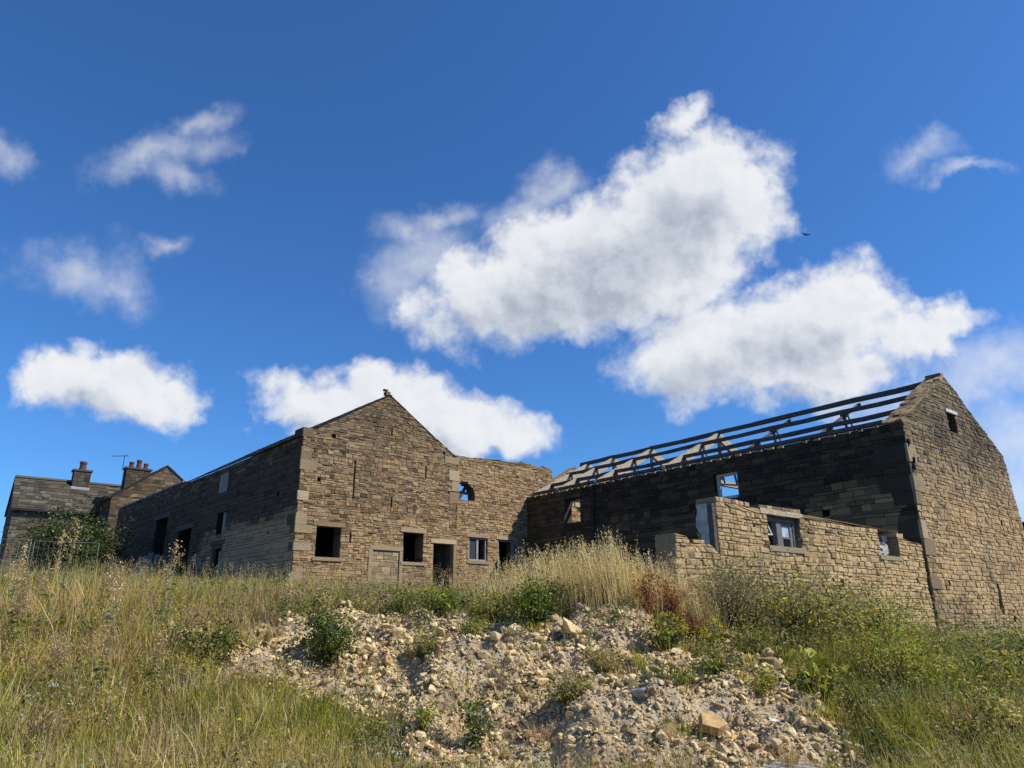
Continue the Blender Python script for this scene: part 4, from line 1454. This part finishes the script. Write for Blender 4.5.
def wild_weeds():
    # low broad leaved weeds among the grass
    g = np.random.default_rng(101)
    V = Veg()
    x, y = scatter(5200, -13, 13, 6, 18, g)
    k = ((fbm(x * .6, y * .6, 51) > .46) | ((x > 3.5) & (g.random(len(x)) < .6))) & (g.random(len(x)) > rub_mask(x, y) * .82)
    x, y = x[k], y[k]
    for xi, yi in zip(x, y):
        nl_ = g.integers(18, 60)
        hh = g.uniform(.15, .55) * (1.35 if xi > 4 else 1.0)
        kind = g.choice(['green', 'olive', 'dark', 'grey', 'lime', 'twig', 'pink'], p=[.30, .22, .15, .10, .13, .06, .04] if xi > -2 else [.17, .22, .10, .10, .13, .10, .18])
        zz = h1(xi, yi)
        r = g.uniform(.06, .2)
        f = g.random(nl_) ** .7
        pos = np.stack([xi + g.normal(0, r, nl_), yi + g.normal(0, r, nl_), zz + hh * f], -1)
        d = np.stack([pos[:, 0] - xi, pos[:, 1] - yi, g.uniform(-.05, .25, nl_)], -1) + g.normal(0, .1, (nl_, 3))
        V.leaves(pos, d, g.uniform(.03, .09, nl_), g.uniform(.015, .04, nl_), pick([kind], [1], nl_, g), g)
        ns = 5
        V.blades(np.stack([xi + g.normal(0, .03, ns), yi + g.normal(0, .03, ns), np.full(ns, zz)], -1), np.full(ns, hh) * g.uniform(.8, 1.1, ns), np.full(ns, .007), g.uniform(0, .4, ns), g.uniform(0, 6.28, ns), pick(['olive', 'twig'], [1, 1], ns, g), g=g)
    # small flower heads, cream and yellow
    x, y = scatter(1500, -12, 12, 6, 15, g)
    k = (g.random(len(x)) > rub_mask(x, y)) & (fbm(x * .7, y * .7, 57) > .5)
    x, y = x[k], y[k]; n = len(x)
    z = H(x, y) + g.uniform(.25, .7, n)
    col = pick(['white', 'yellow', 'straw'], [.45, .2, .35], n, g)
    for j in range(5):
        V.leaves(np.stack([x, y, z], -1) + g.normal(0, .012, (n, 3)), g.normal(0, 1, (n, 3)) + np.array([0, 0, .6]), g.uniform(.012, .03, n), g.uniform(.01, .022, n), col, g)
    o = V.build('wild_weeds')
    tag(o, 'low broad leaved weeds and small flowers scattered through the grass', 'weeds', kind='stuff')


def tall_grass():
    # pale feathery grass stand on the lip of the bank
    g = np.random.default_rng(102)
    V = Veg()
    cl = [(.2, 13.9, .35, 170, .95), (.75, 13.6, .4, 260, 1.1), (1.25, 13.4, .42, 340, 1.2), (1.75, 13.3, .4, 330, 1.22), (2.2, 13.4, .4, 260, 1.1), (2.7, 13.8, .4, 170, 1.0), (.9, 14.6, .5, 220, 1.2), (1.7, 14.6, .5, 220, 1.2), (2.5, 14.6, .4, 130, 1.05), (-.2, 14.9, .5, 110, .9), (3.3, 14.2, .35, 70, .9), (2.95, 13.3, .3, 120, 1.0), (3.35, 13.1, .3, 110, .9), (3.0, 13.9, .35, 120, 1.1), (.3, 15.6, .6, 120, 1.1)]
    for (cx, cy, r, n, hh) in cl:
        x = cx + g.normal(0, r * .55, n); y = cy + g.normal(0, r * .55, n)
        z = H(x, y)
        b = np.stack([x, y, z - .02], -1)
        col = pick(['straw', 'tan', 'gold'], [.62, .28, .10], n, g)
        h = hh * (.45 + .68 * g.random(n) ** 1.3)
        az = g.normal(2.9, .9, n)
        tip = V.blades(b, h, np.full(n, .0095), g.uniform(.04, .28, n), az, col, g=g)
        for k in range(7):
            p = tip - np.array([0, 0, 1.0]) * g.uniform(-.02, .24, n)[:, None] + g.normal(0, .006, (n, 3))
            V.leaves(p, g.normal(0, .35, (n, 3)) + np.array([-.2, 0, 1.0]), g.uniform(.03, .07, n), g.uniform(.007, .014, n), col * g.uniform(.95, 1.3, (n, 1)), g)
        m = int(n * 2.6)
        x = cx + g.normal(0, r * .6, m); y = cy + g.normal(0, r * .6, m)
        V.blades(np.stack([x, y, H(x, y) - .02], -1), hh * g.uniform(.25, .75, m), g.uniform(.006, .011, m), g.uniform(.1, .7, m), g.normal(2.9, 1.3, m), pick(['straw', 'tan', 'olive', 'lime'], [.5, .30, .12, .08], m, g), g=g)
    o = V.build('tall_pale_grass')
    tag(o, 'stand of tall straw coloured feathery grass on the lip of the rubble bank', 'grass', kind='stuff')


def bush(name, label, cat, x, y, h, r, pal, pp, nleaf, ll, seed, stems=14, spread=1.0, flower=None, twigs='twig', wl=.5, lean=0.0, topbias=.6, z=None):
    g = np.random.default_rng(seed)
    z0 = h1(x, y) - .03 if z is None else z
    base = np.array([x, y, z0])
    root = thing(name, label, cat, tuple(base))
    S = Veg(); L = Veg()
    # branching stems
    tips = []
    for i in range(stems):
        a = g.uniform(0, 2 * np.pi); rr = r * spread * math.sqrt(g.random()); hh = h * g.uniform(.6, 1.0) * (1 - .35 * (rr / (r + 1e-6)) ** 2)
        top = base + np.array([math.cos(a) * rr + lean * h, math.sin(a) * rr, hh])
        tips.append(top)
    tips = np.array(tips)
    n = len(tips)
    dx = tips - base
    hor = np.linalg.norm(dx[:, :2], axis=1)
    S.blades(np.repeat(base[None], n, 0) + g.normal(0, .03, (n, 3)) * (1, 1, 0), dx[:, 2], np.full(n, max(.007, h * .012)), hor / dx[:, 2], np.arctan2(dx[:, 1], dx[:, 0]), pick([twigs], [1], n, g), g=g)
    # side shoots and leaves in clumps along the stems, with gaps between
    k = g.integers(0, n, nleaf)
    f = g.random(nleaf) ** topbias
    f = .18 + .82 * f
    hl = dx[k]
    p = base + np.stack([hl[:, 0] * f ** 1.7, hl[:, 1] * f ** 1.7, hl[:, 2] * f], -1)
    cl = g.normal(0, 1, (n, 6, 3)) * r * .24
    p = p + cl[k, g.integers(0, 6, nleaf)] * f[:, None] + g.normal(0, r * .07, (nleaf, 3))
    p[:, 2] = np.maximum(p[:, 2], z0 + .02)
    d = g.normal(0, .6, (nleaf, 3)) + (p - base - np.array([0, 0, h * .4])) / max(h, .1) + np.array([0, 0, .15])
    col = pick(pal, pp, nleaf, g)
    tone = .55 + .9 * g.random(n)
    col = col * tone[k][:, None]
    L.leaves(p, d, ll * g.uniform(.6, 1.3, nleaf), ll * wl * g.uniform(.7, 1.3, nleaf), col, g)
    if flower:
        fn, fpal = flower
        k = g.integers(0, n, fn)
        p = tips[k] + g.normal(0, r * .11, (fn, 3)) * (1, 1, .5)
        L.leaves(p, g.normal(0, .7, (fn, 3)) + np.array([0, 0, .7]), g.uniform(.018, .045, fn), g.uniform(.014, .03, fn), pick([fpal], [1], fn, g), g)
    S.build('stem', tuple(base), parent=root)
    L.build('foliage', tuple(base), parent=root)
    return root


def tall_weed(name, label, x, y, h, seed, pal=('tan', 'straw'), nst=1, plume=120, leafpal='grey', lean=.08, group=None):
    g = np.random.default_rng(seed)
    z0 = h1(x, y) - .03
    base = np.array([x, y, z0])
    root = thing(name, label, 'weed', tuple(base), group)
    S = Veg(); L = Veg()
    for i in range(nst):
        hh = h * g.uniform(.75, 1.0) if i else h
        az = g.uniform(0, 6.28); ln = lean * g.uniform(.5, 1.8)
        b = base + np.array([g.normal(0, .05), g.normal(0, .05), 0])
        S.blades(b[None], np.array([hh]), np.array([.014]), np.array([ln]), np.array([az]), pick(['twig', 'tan'], [1, 1], 1, g), g=g)
        def along(f):
            return b + np.stack([np.cos(az) * ln * hh * f ** 1.7, np.sin(az) * ln * hh * f ** 1.7, hh * f * (1 - .12 * ln * f)], -1)
        # side branches carrying the seed plume
        nb = 16
        f = g.uniform(.5, 1.0, nb)
        pb = along(f)
        a2 = g.uniform(0, 6.28, nb); l2 = (1.08 - f) * hh * .45 + .05
        S.blades(pb, l2, np.full(nb, .006), g.uniform(.4, .9, nb), a2, pick(['twig', 'tan'], [1, 1], nb, g), g=g)
        k = g.integers(0, nb, plume); ff = g.random(plume)
        p = pb[k] + np.stack([np.cos(a2[k]) * l2[k] * .6 * ff ** 1.5, np.sin(a2[k]) * l2[k] * .6 * ff ** 1.5, l2[k] * ff], -1) + g.normal(0, .018, (plume, 3))
        L.leaves(p, g.normal(0, .6, (plume, 3)) + np.array([0, 0, .6]), g.uniform(.02, .05, plume), g.uniform(.012, .026, plume), pick(list(pal), [1] * len(pal), plume, g), g)
        nl_ = 34
        f = g.uniform(.08, .65, nl_); p = along(f)
        d = np.stack([np.cos(a := g.uniform(0, 6.28, nl_)), np.sin(a), g.uniform(-.2, .5, nl_)], -1)
        L.leaves(p, d, g.uniform(.06, .15, nl_), g.uniform(.015, .04, nl_), pick([leafpal, 'green'], [.65, .35], nl_, g), g)
    S.build('stem', tuple(base), parent=root)
    L.build('foliage', tuple(base), parent=root)
    return root


meadow()
wild_weeds()
tall_grass()

bush('green_shrub', 'dense green shrub on the bank top left of the tall pale grass', 'shrub', .45, 12.9, .95, .55, ['green', 'dark', 'lime'], [.55, .3, .15], 2600, .065, 201, 26)
bush('dark_shrub', 'dark green shrub growing over the left rubble below the near barn corner', 'shrub', -2.85, 11.7, 1.05, .50, ['dark', 'green', 'olive'], [.5, .35, .15], 2600, .06, 202, 24)
bush('broad_weed', 'dark bushy weed in the left grass beside the rubble edge', 'shrub', -4.3, 11.2, .75, .42, ['dark', 'green', 'olive'], [.4, .4, .2], 1500, .06, 203, 18)
bush('yellow_weed', 'yellow green clump below the dark bushy weed on the left', 'weed', -4.2, 10.4, .55, .34, ['gold', 'lime', 'olive'], [.5, .35, .15], 1100, .05, 204, 18, wl=.3)
bush('ragwort', 'yellow flowering ragwort clump standing on the rubble', 'flowering plant', 2.4, 11.85, .62, .30, ['green', 'dark', 'olive'], [.4, .4, .2], 1100, .055, 205, 22, flower=(620, 'gold'))
bush('yellow_flower', 'small bright yellow flowered plant right of the ragwort by the brambles', 'flowering plant', 3.25, 12.6, .6, .26, ['green', 'lime'], [.6, .4], 600, .05, 206, 14, flower=(190, 'yellow'))
bush('burdock', 'bright green broad leaved plant at the right edge of the rubble', 'plant', 4.45, 11.3, .55, .36, ['lime', 'green'], [.75, .25], 190, .21, 207, 12, wl=.75)
bush('bank_weed', 'yellow green leafy weed low on the right of the rubble', 'weed', 3.4, 10.9, .42, .28, ['lime', 'olive', 'gold'], [.45, .35, .2], 520, .06, 208, 12)
bush('rubble_weed', 'small green weed in the middle of the rubble under the ragwort', 'weed', 2.35, 10.9, .38, .24, ['green', 'olive', 'lime'], [.5, .3, .2], 420, .055, 209, 10)
bush('grey_mugwort', 'grey green upright weed at the bottom centre of the rubble', 'weed', -.5, 9.8, .75, .24, ['grey', 'dark', 'green'], [.35, .35, .3], 700, .07, 210, 12, wl=.35)
bush('dry_weed', 'dry twiggy weed clump in the middle of the rubble hollow', 'weed', -.15, 11.0, .6, .42, ['twig', 'olive', 'grey'], [.5, .3, .2], 700, .04, 211, 34, wl=.25)
bush('crest_weed', 'leafy green clump on the bank crest below the barn door', 'weed', -1.35, 13.6, .48, .40, ['green', 'dark', 'lime'], [.55, .3, .15], 900, .075, 212, 14)
bush('hollow_weed', 'small olive weed at the left of the rubble hollow near the crest', 'weed', -.7, 12.6, .36, .26, ['olive', 'green'], [.5, .5], 460, .05, 213, 10)
bush('low_weed', 'low green patch at the lower left rim of the rubble', 'weed', -1.15, 10.0, .34, .3, ['lime', 'green', 'olive'], [.4, .4, .2], 480, .05, 214, 12)
for i, (x, y, h, r, pal, lab) in enumerate((
        (-3.75, 13.5, .5, .55, ['green', 'olive', 'twig'], 'leafy weed patch on the crest right of the near barn corner'),
        (-2.15, 14.1, .5, .5, ['dark', 'green', 'grey'], 'dark weed patch on the crest below the left barn window'),
        (-.35, 13.9, .45, .5, ['olive', 'green', 'lime'], 'olive weed patch on the crest left of the dense green shrub'),
        (3.0, 12.3, .6, .42, ['olive', 'twig', 'lime'], 'straggling olive weed between the ragwort and the bramble heap'),
        (3.85, 12.2, .6, .5, ['olive', 'green', 'twig'], 'sprawling weed at the top right edge of the rubble'),
        (1.35, 11.5, .4, .38, ['olive', 'twig', 'tan'], 'dry straggling tuft on the rubble left of the ragwort'),
        (-1.35, 12.0, .4, .34, ['olive', 'twig', 'green'], 'olive tuft high on the left half of the rubble'),
        (.75, 10.5, .38, .34, ['twig', 'olive', 'green'], 'low brown tuft low on the rubble right of the grey green weed'),
        (2.95, 11.3, .42, .34, ['green', 'olive', 'twig'], 'green straggling tuft on the rubble right of the ragwort'),
        (-3.3, 10.7, .5, .5, ['olive', 'tan', 'green'], 'dry olive clump at the lower left edge of the rubble'))):
    bush('sprawling_weed', lab, 'weed', x, y, h, r, pal, [.45, .35, .2], 1300, .06, 300 + i, 30, spread=1.2, wl=.45, topbias=.8)
bush('bramble', 'tangled dry brown bramble heap before the broken wall end', 'bramble', 3.95, 13.55, 1.5, 1.0, ['twig', 'olive', 'dark', 'green'], [.46, .24, .16, .14], 9500, .06, 215, 260, spread=1.15, wl=.35, topbias=.9)
bush('bramble', 'olive green bramble mound spilling along the foot of the ruined wall', 'bramble', 5.2, 13.5, 1.15, 1.05, ['olive', 'gold', 'twig', 'dark'], [.44, .14, .26, .16], 9500, .075, 216, 130, spread=1.2, wl=.45)
for i, (x, y, h) in enumerate(((2.25, 12.75, .95), (2.75, 13.0, .85), (3.0, 12.8, .62))):
    bush('dock', ('tall rust red seeding dock beside the pale grass', 'middle rust brown dock between the tall dock and the bramble', 'short rust brown dock nearest the bramble heap')[i], 'dock plant', x, y, h, .26, ['rust', 'twig'], [.85, .15], 900, .04, 220 + i, 16, topbias=.5, twigs='rust', wl=.6)
for i, (x, y, h, r, pal, lab) in enumerate((
        (6.5, 13.9, 1.3, 1.05, ['olive', 'lime', 'green'], 'olive shrub under the second window of the ruined wall'),
        (7.9, 14.4, 1.0, .95, ['green', 'olive', 'grey'], 'leafy green shrub before the corner of the tall gable'),
        (9.6, 15.0, .95, .9, ['green', 'grey', 'dark'], 'grey green shrub in front of the key shaped slit'),
        (5.7, 11.3, .95, .75, ['lime', 'olive', 'green'], 'yellowish shrub just right of the broad leaved plant'),
        (7.4, 11.4, 1.0, .95, ['olive', 'dark', 'gold'], 'dark olive shrub low on the right slope'),
        (5.9, 9.5, .7, .65, ['olive', 'tan', 'green'], 'dry olive clump at the bottom right'))):
    bush('slope_shrub', lab, 'shrub', x, y, h * 1.12, r, pal, [.45, .35, .2], 5200, .078, 240 + i, 40, wl=.35, topbias=.75)
bush('hawthorn_bush', 'large dark bush between the cottage and the barn', 'bush', -21.3, 35.5, 3.9, 2.3, ['dark', 'twig', 'olive'], [.92, .05, .03], 19000, .14, 230, 80, wl=.7, topbias=.7)
for i, (x, y, h, n_, lab) in enumerate((
        (-6.55, 10.6, 1.85, 2, 'tallest pale seeding weed on the far left before the cottage'),
        (-5.55, 10.6, 1.3, 2, 'branched pale seed stalk right of the tallest weed'),
        (-5.3, 11.6, 1.2, 2, 'dry plumed weed in front of the corrugated sheets'),
        (-3.9, 12.9, .72, 2, 'brown seeding weed below the dark cart door of the near barn'),
        (-7.6, 11.4, 1.25, 3, 'straw coloured weed at the left edge of the photograph'),
        (-3.3, 13.3, .55, 2, 'thin brown stalk beside the near barn corner'))):
    tall_weed('tall_weed', lab, x, y, h, 260 + i, nst=n_, group='tall weeds in the left grass')
gw_ = np.random.default_rng(77)
for i in range(14):
    x, y = gw_.uniform(-8.2, -3.6), gw_.uniform(8.6, 12.8)
    if rub_mask(np.array([x]), np.array([y]))[0] > .4:
        continue
    tall_weed('seeding_weed', 'waist high brown branched seeding weed standing in the left grass', x, y, gw_.uniform(.75, 1.1), 700 + i, pal=('tan', 'pink', 'twig'), nst=int(gw_.integers(2, 4)), plume=90, leafpal='olive', group='brown seeding weeds in the left grass')
for i, (x, y, h, lab) in enumerate(((-1.5, 14.0, .75, 'thin pale stalk leaning before the barn window'), (-1.0, 14.2, .8, 'tan stalk growing in front of the dark barn doorway'))):
    tall_weed('tall_weed', lab, x, y, h, 280 + i, nst=1, plume=50, lean=.2, group='thin stalks before the near barn')


# ================================================================== rubble
def rock_proto(seed, flat=.8):
    g = np.random.default_rng(seed)
    bm = bmesh.new()
    p = g.normal(size=(22, 3)); p /= np.linalg.norm(p, axis=1, keepdims=True)
    p = np.sign(p) * np.abs(p) ** .72                         # squarish, quarried lumps
    p *= g.uniform(.8, 1.08, (22, 1)) * np.array([1, g.uniform(.6, .95), flat * g.uniform(.55, .95)])
    for q in p:
        bm.verts.new(q * .5)
    r = bmesh.ops.convex_hull(bm, input=bm.verts)
    for v in [v for v in bm.verts if not v.link_faces]:
        bm.verts.remove(v)
    bmesh.ops.bevel(bm, geom=list(bm.edges), offset=.022, segments=1, affect='EDGES')
    bmesh.ops.triangulate(bm, faces=list(bm.faces))
    bm.verts.index_update()
    V = np.array([v.co[:] for v in bm.verts]); F = np.array([[v.index for v in f.verts] for f in bm.faces])
    bm.free()
    return V, F


protos = [rock_proto(300 + i, .8 if i % 3 else .42) for i in range(14)]


def rand_rot(g, n, maxtilt=.6):
    a = g.uniform(0, 2 * np.pi, n); tx = g.normal(0, maxtilt, n); ty = g.normal(0, maxtilt, n)
    ca, sa = np.cos(a), np.sin(a)
    Rz = np.zeros((n, 3, 3)); Rz[:, 0, 0] = ca; Rz[:, 0, 1] = -sa; Rz[:, 1, 0] = sa; Rz[:, 1, 1] = ca; Rz[:, 2, 2] = 1
    Rx = np.zeros((n, 3, 3)); Rx[:, 0, 0] = 1; Rx[:, 1, 1] = np.cos(tx); Rx[:, 1, 2] = -np.sin(tx); Rx[:, 2, 1] = np.sin(tx); Rx[:, 2, 2] = np.cos(tx)
    Ry = np.zeros((n, 3, 3)); Ry[:, 1, 1] = 1; Ry[:, 0, 0] = np.cos(ty); Ry[:, 0, 2] = np.sin(ty); Ry[:, 2, 0] = -np.sin(ty); Ry[:, 2, 2] = np.cos(ty)
    return Rz @ Rx @ Ry


def rubble():
    g = np.random.default_rng(400)
    N = 60000
    x = g.uniform(-5, 5, N); y = g.uniform(8.3, 14.6, N)
    k = g.random(N) < rub_mask(x, y) * (.25 + 1.2 * fbm(x * 1.4, y * 1.4, 33))
    x, y = x[k], y[k]; n = len(x)
    s = .028 * (1 - g.random(n)) ** (-1 / 2.3)
    s = np.clip(s, .026, .17)
    z = H(x, y) + s * .10
    Rm = rand_rot(g, n)
    pi = g.integers(0, len(protos), n)
    Vs, Fs, Cs, off = [], [], [], 0
    tone = g.random(n)
    for i, (pv, pf) in enumerate(protos):
        ids = np.where(pi == i)[0]
        if not len(ids):
            continue
        P = np.einsum('nij,vj->nvi', Rm[ids], pv) * s[ids][:, None, None] + np.stack([x[ids], y[ids], z[ids]], -1)[:, None, :]
        Vs.append(P.reshape(-1, 3))
        F = pf[None] + (off + np.arange(len(ids)) * len(pv))[:, None, None]
        Fs.append(F.reshape(-1, 3))
        Cs.append(np.repeat(tone[ids], len(pf)))
        off += len(ids) * len(pv)
    V = np.concatenate(Vs); F = np.concatenate(Fs).astype(np.int32); c = np.concatenate(Cs)
    me = bpy.data.meshes.new('rubble')
    me.vertices.add(len(V)); me.vertices.foreach_set('co', V.astype(np.float32).ravel())
    me.loops.add(F.size); me.loops.foreach_set('vertex_index', F.ravel())
    me.polygons.add(len(F)); me.polygons.foreach_set('loop_start', np.arange(0, F.size, 3, dtype=np.int32))
    me.update(calc_edges=True)
    a_ = me.attributes.new('tone', 'FLOAT_COLOR', 'FACE')
    a_.data.foreach_set('color', np.stack([c, c * 0, c * 0, c * 0 + 1], -1).astype(np.float32).ravel())
    me.shade_flat()
    me.materials.append(M['rock'])
    o = bpy.data.objects.new('rubble', me); C.objects.link(o)
    tag(o, 'countless small broken stones and crumbs covering the bank', 'rubble', kind='stuff')
    # the larger stones, each its own object
    pm = []
    for i, (pv, pf) in enumerate(protos):
        m_ = bpy.data.meshes.new('stone')
        m_.from_pydata(pv.tolist(), [], pf.tolist())
        at_ = m_.attributes.new('tone', 'FLOAT_COLOR', 'FACE')
        at_.data.foreach_set('color', np.tile([0.0, 0, 0, 1], len(pf)).astype(np.float32))
        m_.materials.append(M['rock'])
        pm.append(m_)
    cnt = 0
    while cnt < 230:
        xx, yy = g.uniform(-4.6, 4.6), g.uniform(8.7, 14.2)
        if g.random() > rub_mask(np.array([xx]), np.array([yy]))[0]:
            continue
        sz = min(.40, .12 * (1 - g.random()) ** (-1 / 2.7))
        o = bpy.data.objects.new('stone', pm[int(g.integers(0, len(pm)))])
        C.objects.link(o)
        o.location = (xx, yy, h1(xx, yy) + sz * .12)
        o.scale = (sz, sz * g.uniform(.7, 1.0), sz * g.uniform(.65, 1.0))
        o.rotation_euler = (g.normal(0, .45), g.normal(0, .45), g.uniform(0, 6.28))
        tag(o, 'larger buff building stone lying loose on the rubble bank', 'stone', 'larger loose stones of the rubble bank')
        cnt += 1
    return pm


pm = rubble()


def single_rock(name, label, x, y, scale, rot, mat, seed, dz=.1, cat='stone'):
    pv, pf = rock_proto(seed)
    m_ = bpy.data.meshes.new(name); m_.from_pydata(pv.tolist(), [], pf.tolist())
    m_.materials.append(mat)
    o = bpy.data.objects.new(name, m_); C.objects.link(o)
    o.location = (x, y, h1(x, y) + dz); o.scale = scale; o.rotation_euler = rot
    return tag(o, label, cat)


mb = MB()
sp_ = [(-.19, -.12), (.03, -.18), (.15, -.09), (.17, .10), (-.03, .17), (-.13, .12)]
mb.add([(x, y, -.05 + rng.uniform(-.02, .02)) for x, y in sp_] + [(x * rng.uniform(.8, .97), y * rng.uniform(.8, .97), .05 + rng.uniform(-.025, .02)) for x, y in sp_], [[5, 4, 3, 2, 1, 0], [6, 7, 8, 9, 10, 11]] + [[i_, (i_ + 1) % 6, 6 + (i_ + 1) % 6, 6 + i_] for i_ in range(6)])
o = mb.build('stone_slab', M['orange_stone']); o.location = (2.5, 9.95, h1(2.5, 9.95) + .07); o.rotation_euler = (R(38), R(10), R(10))
tag(o, 'orange sandstone slab tilted on the lower right rubble', 'stone slab')
single_rock('boulder', 'big pale boulder near the top of the rubble bank under the pale grass', .95, 12.35, (.46, .4, .4), (.2, .3, .4), M['rock'], 502, .12, 'boulder')
single_rock('boulder', 'flat topped buff boulder low in the middle of the rubble', 1.9, 9.9, (.4, .32, .3), (.3, -.2, 1.2), M['rock'], 503, .08, 'boulder')
single_rock('white_stone', 'white lump lying in the dry grass at the lower left', -5.3, 8.95, (.14, .13, .12), (.3, .1, .4), M['plaster'], 504, .34, 'stone')
# broken concrete pipe lying on the rubble
mb = MB()
px_, py_ = 1.62, 10.35
pz_ = h1(px_, py_) + .06
ax = Vector((.75, -.55, .12)).normalized()
n_ = 16
ring = []
sA = ax.cross(Vector((0, 0, 1))).normalized(); sB = sA.cross(ax)
vs = []
for e, l_ in ((0, -.15), (1, .15)):
    for rr in (.055, .038):
        for k in range(n_):
            th = 2 * math.pi * k / n_
            jl = (rng.uniform(-.03, .03) if e == 1 else 0)
            v = Vector((px_, py_, pz_)) + ax * (l_ + jl) + (sA * math.cos(th) + sB * math.sin(th)) * rr
            vs.append(v[:])
fs = []
for k in range(n_):
    k2 = (k + 1) % n_
    fs += [[k, k2, 2 * n_ + k2, 2 * n_ + k], [n_ + k2, n_ + k, 3 * n_ + k, 3 * n_ + k2], [k2, k, n_ + k, n_ + k2], [2 * n_ + k, 2 * n_ + k2, 3 * n_ + k2, 3 * n_ + k]]
mb.add(vs, fs)
o = mb.build_at('broken_pipe', M['concrete'], (px_, py_, pz_ - .12)); tag(o, 'short broken grey pipe lying among the rubble stones', 'pipe')
# crumpled pale paper on the bank
mb = MB()
gx, gy = 3.5, 10.4
zb = h1(gx, gy) + .08
vs = [[gx + (i - 2) * .07, gy + (j_ - 1) * .07 + rng.uniform(-.02, .02), zb + rng.uniform(-.03, .05)] for j_ in range(3) for i in range(5)]
vs += [[a, b, c - .006] for a, b, c in vs]
fs = []
for j_ in range(2):
    for i in range(4):
        a = j_ * 5 + i
        fs += [[a, a + 1, a + 6, a + 5], [15 + a + 5, 15 + a + 6, 15 + a + 1, 15 + a]]
mb.add(vs, fs)
o = mb.build_at('plastic_scrap', M['white_paint'], (gx, gy, zb)); tag(o, 'crumpled white scrap lying on the right of the rubble', 'litter')
# corrugated cement sheet half buried at the foot of the bank
mb = MB()
cx, cy = 3.5, 9.15
czb = h1(cx, cy)
T_ = np.array([.95, -.22, -.10]); T_ /= np.linalg.norm(T_)
S_ = np.array([.18, .85, .42]); S_ /= np.linalg.norm(S_)
Nn = np.cross(T_, S_)
nw, nl2 = 49, 5
top = []
for j_ in range(nl2):
    for i in range(nw):
        u = (i / (nw - 1) - .5) * .5; l_ = (j_ / (nl2 - 1) - .5) * 1.35
        top.append(np.array([cx, cy, czb + .10]) + T_ * l_ + S_ * u + Nn * .022 * math.sin(i * math.pi / 4))
bot = [p - Nn * .008 for p in top]
fs = []
q_ = len(top)
for j_ in range(nl2 - 1):
    for i in range(nw - 1):
        a = j_ * nw + i
        fs += [[a, a + nw, a + nw + 1, a + 1], [q_ + a + 1, q_ + a + nw + 1, q_ + a + nw, q_ + a]]
for i in range(nw - 1):
    a = i; b_ = (nl2 - 1) * nw + i
    fs += [[a, a + 1, q_ + a + 1, q_ + a], [b_ + 1, b_, q_ + b_, q_ + b_ + 1]]
for j_ in range(nl2 - 1):
    a = j_ * nw; b_ = a + nw - 1
    fs += [[a + nw, a, q_ + a, q_ + a + nw], [b_, b_ + nw, q_ + b_ + nw, q_ + b_]]
mb.add(top + bot, fs)
o = mb.build_at('roofing_sheet', M['cement'], (cx, cy, czb)); tag(o, 'grey corrugated roofing sheet half buried at the foot of the rubble', 'roofing sheet')


# ================================================================== birds
def bird(label, d, dist, span, rz):
    d = np.array(d); d = d / np.linalg.norm(d) * dist
    mb = MB()
    body = [(-.5, 0, 0), (-.3, 0, .02), (0, 0, .03), (.3, 0, .02), (.5, 0, 0)]
    mb.tube([np.array(p) * span * .45 for p in body], [.004, span * .04, span * .055, span * .04, .004], 8)
    for s in (-1, 1):
        pts = [(.12, .03), (.16, .25), (.02, .5), (-.16, .62), (-.06, .38), (-.08, .06)]
        vs = [(x * span, s * y * span, span * (.02 + .22 * y)) for x, y in pts] + [(x * span, s * y * span, span * (.005 + .22 * y)) for x, y in pts]
        n2 = len(pts)
        mb.add(vs, [list(range(n2)), list(range(2 * n2 - 1, n2 - 1, -1))] + [[i, (i + 1) % n2, n2 + (i + 1) % n2, n2 + i] for i in range(n2)])
    mb.add([(-.2 * span, -.02, 0), (-.2 * span, .02, 0), (-.36 * span, .05 * span, .0), (-.36 * span, -.05 * span, 0), (-.3 * span, 0, .012)], [[0, 1, 2, 4, 3], [3, 4, 2, 1, 0]])
    o = mb.build('bird', M['bird'])
    o.location = tuple(d); o.rotation_euler = (R(30), R(15), rz)
    tag(o, label, 'bird')


bird('small dark bird flying right of the large cloud', (.46, 1, .57), 60, .62, R(70))
bird('tiny dark speck of a bird high above the near barn roof', (-.24, 1, .45), 90, .4, R(20))
